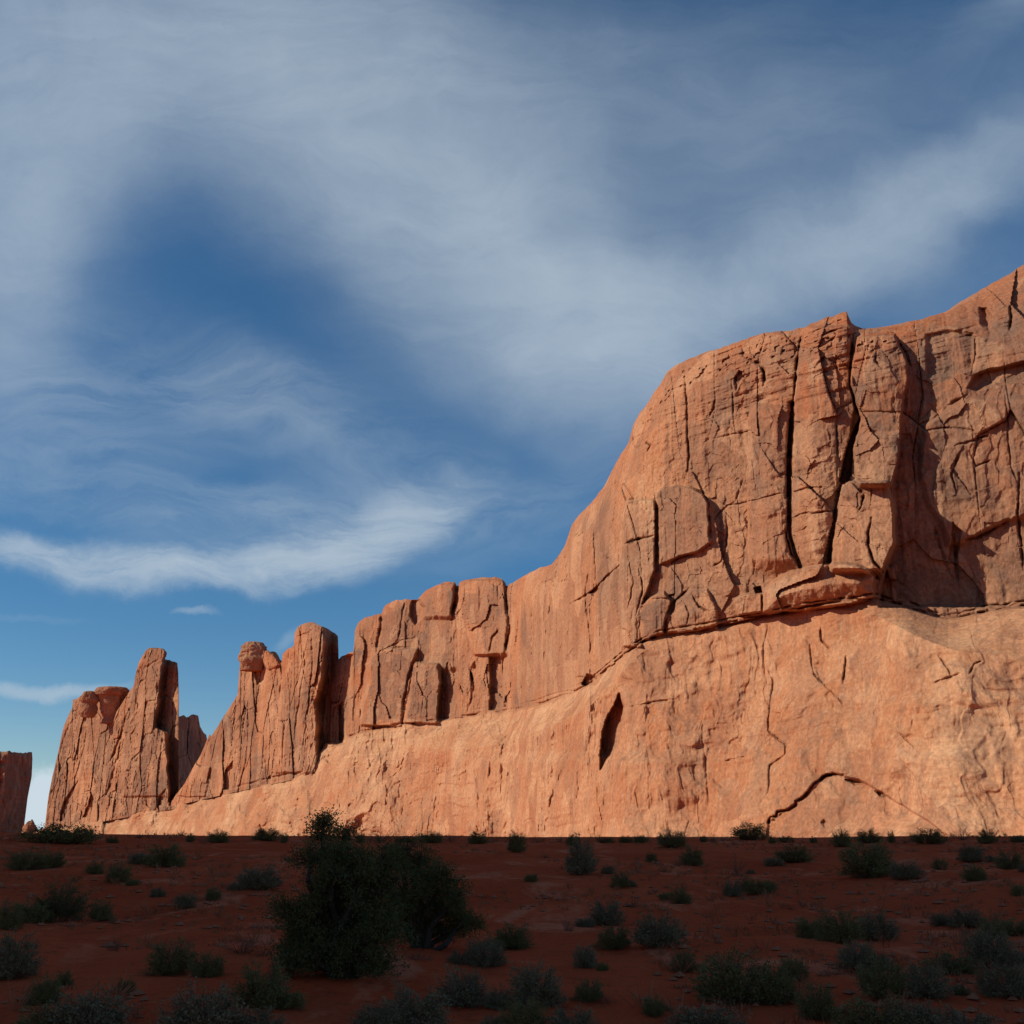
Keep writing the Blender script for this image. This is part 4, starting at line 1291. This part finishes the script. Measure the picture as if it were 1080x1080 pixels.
_r = random.Random(77)
for _x in (118, 200, 214, 300, 380, 424, 432, 476, 522, 566, 590, 640, 676, 742, 752, 830, 858, 940, 955, 1060, 1074, 815):
    SHRUBS.append((_x, 888.5 + _r.uniform(-.5, 1), _r.choice((9, 11, 14, 18)), _r.choice((7, 8, 10, 13)), _r.choice(('bare', 'dark', 'dark', 'low'))))
for _q in [q for q in list(SHRUBS) if q[1] > 905 and q[2] > 22]:
    if _r.random() < .9:
        _w = _q[2] * _r.uniform(.4, .75)
        SHRUBS.append((_q[0] + _r.choice((-1, 1)) * _q[2] * _r.uniform(.45, .8), _q[1] + _r.uniform(-5, 4), _w, _w * _r.uniform(.45, .75), _r.choice(('dark', 'sage', 'bare', 'low', 'sage'))))


def ground_hit(px, py):
    dx, dy, dz = [float(v) for v in ray(px, py)]
    rr = np.geomspace(4, 75, 900)
    z = ground_z(dx * rr, dy * rr)
    line = CAMZ + dz * rr
    hit = np.nonzero(line <= z)[0]
    i = hit[0] if len(hit) else int(np.argmin(line - z))
    i = min(i, len(rr) - 1)
    return dx * rr[i], dy * rr[i], float(z[i]), float(rr[i])


MARKS = [(0, 'under the square-topped tower'), (45, 'under the pinnacled tower'), (190, 'under the free-standing fin'), (300, 'beside the tall juniper'), (480, 'under the blocky wall'),
         (570, 'under the smooth wall'), (660, 'under the pale pillar'), (750, 'under the arched slab'), (800, 'under the great columns'),
         (870, 'under the domed block'), (940, 'under the black alcove'), (1020, 'under the highest rim')]
BANDS = [(0, 'on the crest'), (901, 'just below the crest'), (932, 'on the upper slope'), (966, 'on the middle slope'), (1010, 'on the lower slope'), (1047, 'in the nearest row')]


def pick(tbl, v):
    r = tbl[0][1]
    for a, b in tbl:
        if v >= a:
            r = b
    return r


rng = random.Random(5)
keyed = {}
for i, sbr in enumerate(SHRUBS):
    keyed.setdefault((pick(MARKS, sbr[0]), pick(BANDS, sbr[1]), sbr[4]), []).append(i)
NUM = ['', 'first', 'second', 'third', 'fourth', 'fifth', 'sixth', 'seventh', 'eighth', 'ninth']
CNT = ['', 'one', 'two', 'three', 'four', 'five', 'six', 'seven', 'eight', 'nine']


def order_word(k, n):
    if n == 2:
        return ('left of two', 'right of two')[k]
    return ('leftmost' if k == 0 else 'rightmost' if k == n - 1 else NUM[k + 1]) + ' of ' + CNT[n]


for i, (px, py, wpx, hpx, kind) in enumerate(SHRUBS):
    x, y, z, r = ground_hit(px, py)
    mpp = r / F
    w, h = wpx * mpp * 1.08, hpx * mpp * .95
    name, look = KIND[kind]
    mk, bd = pick(MARKS, px), pick(BANDS, py)
    peers = sorted(keyed[(mk, bd, kind)], key=lambda k: SHRUBS[k][0])
    size = 'tiny' if wpx < 13 else 'small' if wpx < 24 else 'mid-sized' if wpx < 42 else 'wide'
    lab = '%s %s shrub %s, %s' % (size, look, bd, mk)
    if len(peers) > 1:
        lab = order_word(peers.index(i), len(peers)) + ': ' + lab
    fm, sm = LIB[kind][i % len(LIB[kind])]
    hk = {'dark': .74, 'sage': .66, 'yellow': .85, 'bare': .88, 'low': .38}[kind]
    root = empty(name, (x, y, z - 0.02), rng.uniform(0, 6.28))
    root.scale = (w * .92, w * .92, h / hk)
    tag(root, lab, 'shrub', 'desert shrubs on the shaded slope')
    for nm, me in (('foliage', fm), ('stem', sm)):
        o = bpy.data.objects.new(nm, me)
        o.parent = root
        COL.objects.link(o)


# the big juniper and its companion: trunk, limbs and sprays of scale leaves
def juniper(name, px, py, clumps, seed, label, mat, leaf=.03, dens=1.0):
    x, y, z, r = ground_hit(px, py)
    mpp = r / F
    rng = random.Random(seed)
    root = tag(empty(name, (x, y, z)), label, 'juniper' if 'juniper' in name else 'shrub')
    fo, tr = TB(), TB()
    for (cx, cy, rx, ry) in clumps:
        c = Vector(((cx - px) * mpp * .945, rng.uniform(-.6, .6) * .6, (py - cy) * mpp * .88))
        rx, ry = rx * mpp * .88, ry * mpp * .80
        b0 = Vector((rng.uniform(-.12, .12), rng.uniform(-.1, .1), -.1))
        m1 = b0.lerp(c, .4) + Vector((rng.uniform(-.15, .15), rng.uniform(-.12, .12), rng.uniform(-.05, .15)))
        m2 = b0.lerp(c, .75) + Vector((rng.uniform(-.12, .12), rng.uniform(-.12, .12), rng.uniform(-.05, .12)))
        tr.tube([b0, m1, m2, c + Vector((0, 0, ry * .2))], .05, .012, 6)
        nsp = int(dens * 3400 * rx * ry) + 30
        subs = []
        for _ in range(max(5, int(26 * rx * ry / .1))):
            e = Vector((rng.gauss(0, 1), rng.gauss(0, 1), rng.gauss(0, 1))).normalized() * rng.random() ** .5
            subs.append(c + Vector((e.x * rx * 1.08, e.y * rx, e.z * ry * 1.08)))
        for k in range(nsp):
            d = Vector((rng.gauss(0, 1), rng.gauss(0, 1), rng.gauss(0, 1)))
            if d.length < .01:
                continue
            d.normalize()
            q = rng.random() ** .42 * rng.choice((.86, .92, .92, 1.0, 1.22))
            lump = 1 + .25 * math.sin(d.x * 5 + seed) * math.cos(d.z * 6 + cx)
            p = rng.choice(subs) + Vector((d.x, d.y, d.z * .8)) * (q * lump * .085)
            dv = (d + Vector((rng.gauss(0, .5), rng.gauss(0, .5), .6 + rng.gauss(0, .4)))).normalized()
            L = rng.uniform(.05, .12)
            if k % 3 == 0:
                tr.tube([c.lerp(p, .4), p], .006, .002, 3)
            for j in range(12):
                lp = p + dv * L * (j / 12.0) + Vector((rng.gauss(0, .02), rng.gauss(0, .02), rng.gauss(0, .02)))
                if lp.z < .02:
                    continue
                ld = (dv + Vector((rng.gauss(0, .55), rng.gauss(0, .55), rng.gauss(0, .55)))).normalized()
                fo.leaf(lp, ld, leaf * rng.uniform(.8, 1.6), leaf * .33, rng)
    fm, tm = fo.mesh(name + '_foliage'), tr.mesh(name + '_trunk')
    obj('foliage', fm, mat, root)
    obj('trunk', tm, M_BARK, root)
    return root


juniper('juniper_tree', 362, 1030, [
    (337, 866, 15, 14), (332, 880, 10, 12), (352, 884, 14, 12), (330, 908, 20, 18), (352, 912, 24, 22), (372, 925, 34, 34), (345, 940, 36, 30), (318, 960, 24, 26), (385, 960, 34, 36), (350, 980, 48, 36),
    (322, 1008, 26, 20), (300, 1005, 14, 16), (395, 1018, 26, 14), (410, 985, 26, 30), (328, 1000, 30, 22), (375, 1003, 40, 24), (400, 913, 14, 18), (403, 930, 20, 26), (345, 1012, 40, 14), (308, 985, 12, 14), (360, 950, 40, 44)], 71,
    'tallest dark bushy juniper on the shaded slope, its tip crossing the sunlit rock', M_JUN, .020, 1.6)
juniper('juniper_bush', 445, 1000, [
    (412, 902, 10, 12), (424, 905, 18, 22), (440, 915, 26, 24), (462, 925, 24, 24), (476, 945, 22, 22), (430, 945, 34, 32), (455, 960, 38, 30), (486, 968, 18, 18), (430, 978, 34, 22), (468, 982, 32, 16), (500, 975, 14, 12)], 72,
    'broad olive juniper bush crowded against the taller juniper', M_JUN, .020, 1.25)


# ------------------------------------------------------------------ pebbles and dry tufts nobody could count
def litter():
    rng = random.Random(9)
    tb = TB()
    for i in range(5000):
        az = rng.uniform(-.52, .52)
        r = 7.5 * (62 / 7.5) ** (rng.random() ** .8)
        x, y = math.sin(az) * r, math.cos(az) * r
        if fbm(np.array(x * .25), np.array(y * .25), 0, 900, 2) < -.1:
            continue
        z = float(ground_z(x, y))
        k = rng.random()
        if k < .45:
            sz = rng.uniform(.02, .07) * (1 + r / 60)
            b = len(tb.v)
            for (a, c, h) in ((1, 0, 0), (0, 1, 0), (-1, 0, 0), (0, -1, 0), (.2, .1, 1), (-.1, .0, -.6)):
                tb.v.append(Vector((x + a * sz * rng.uniform(.7, 1.3), y + c * sz * rng.uniform(.7, 1.3), z + h * sz * .6 + sz * .15)))
            for f in ((0, 1, 4), (1, 2, 4), (2, 3, 4), (3, 0, 4), (1, 0, 5), (2, 1, 5), (3, 2, 5), (0, 3, 5)):
                tb.f.append(tuple(b + q for q in f))
        else:
            hh = rng.choice((.6, 1, 1, 1.8)) * rng.uniform(.05, .15) * (1 + r / 80)
            for _ in range(16):
                d = Vector((rng.gauss(0, .6), rng.gauss(0, .6), 1)).normalized()
                tb.leaf(Vector((x + rng.gauss(0, .03), y + rng.gauss(0, .03), z - .01)), d, hh * rng.uniform(.6, 1.1), .004 + r * .00012, rng)
    o = obj('debris', tb.mesh('debris'), M_LITTER)
    tag(o, 'dry grass tufts and small stones strewn over the red soil', 'ground litter', kind='stuff')


litter()
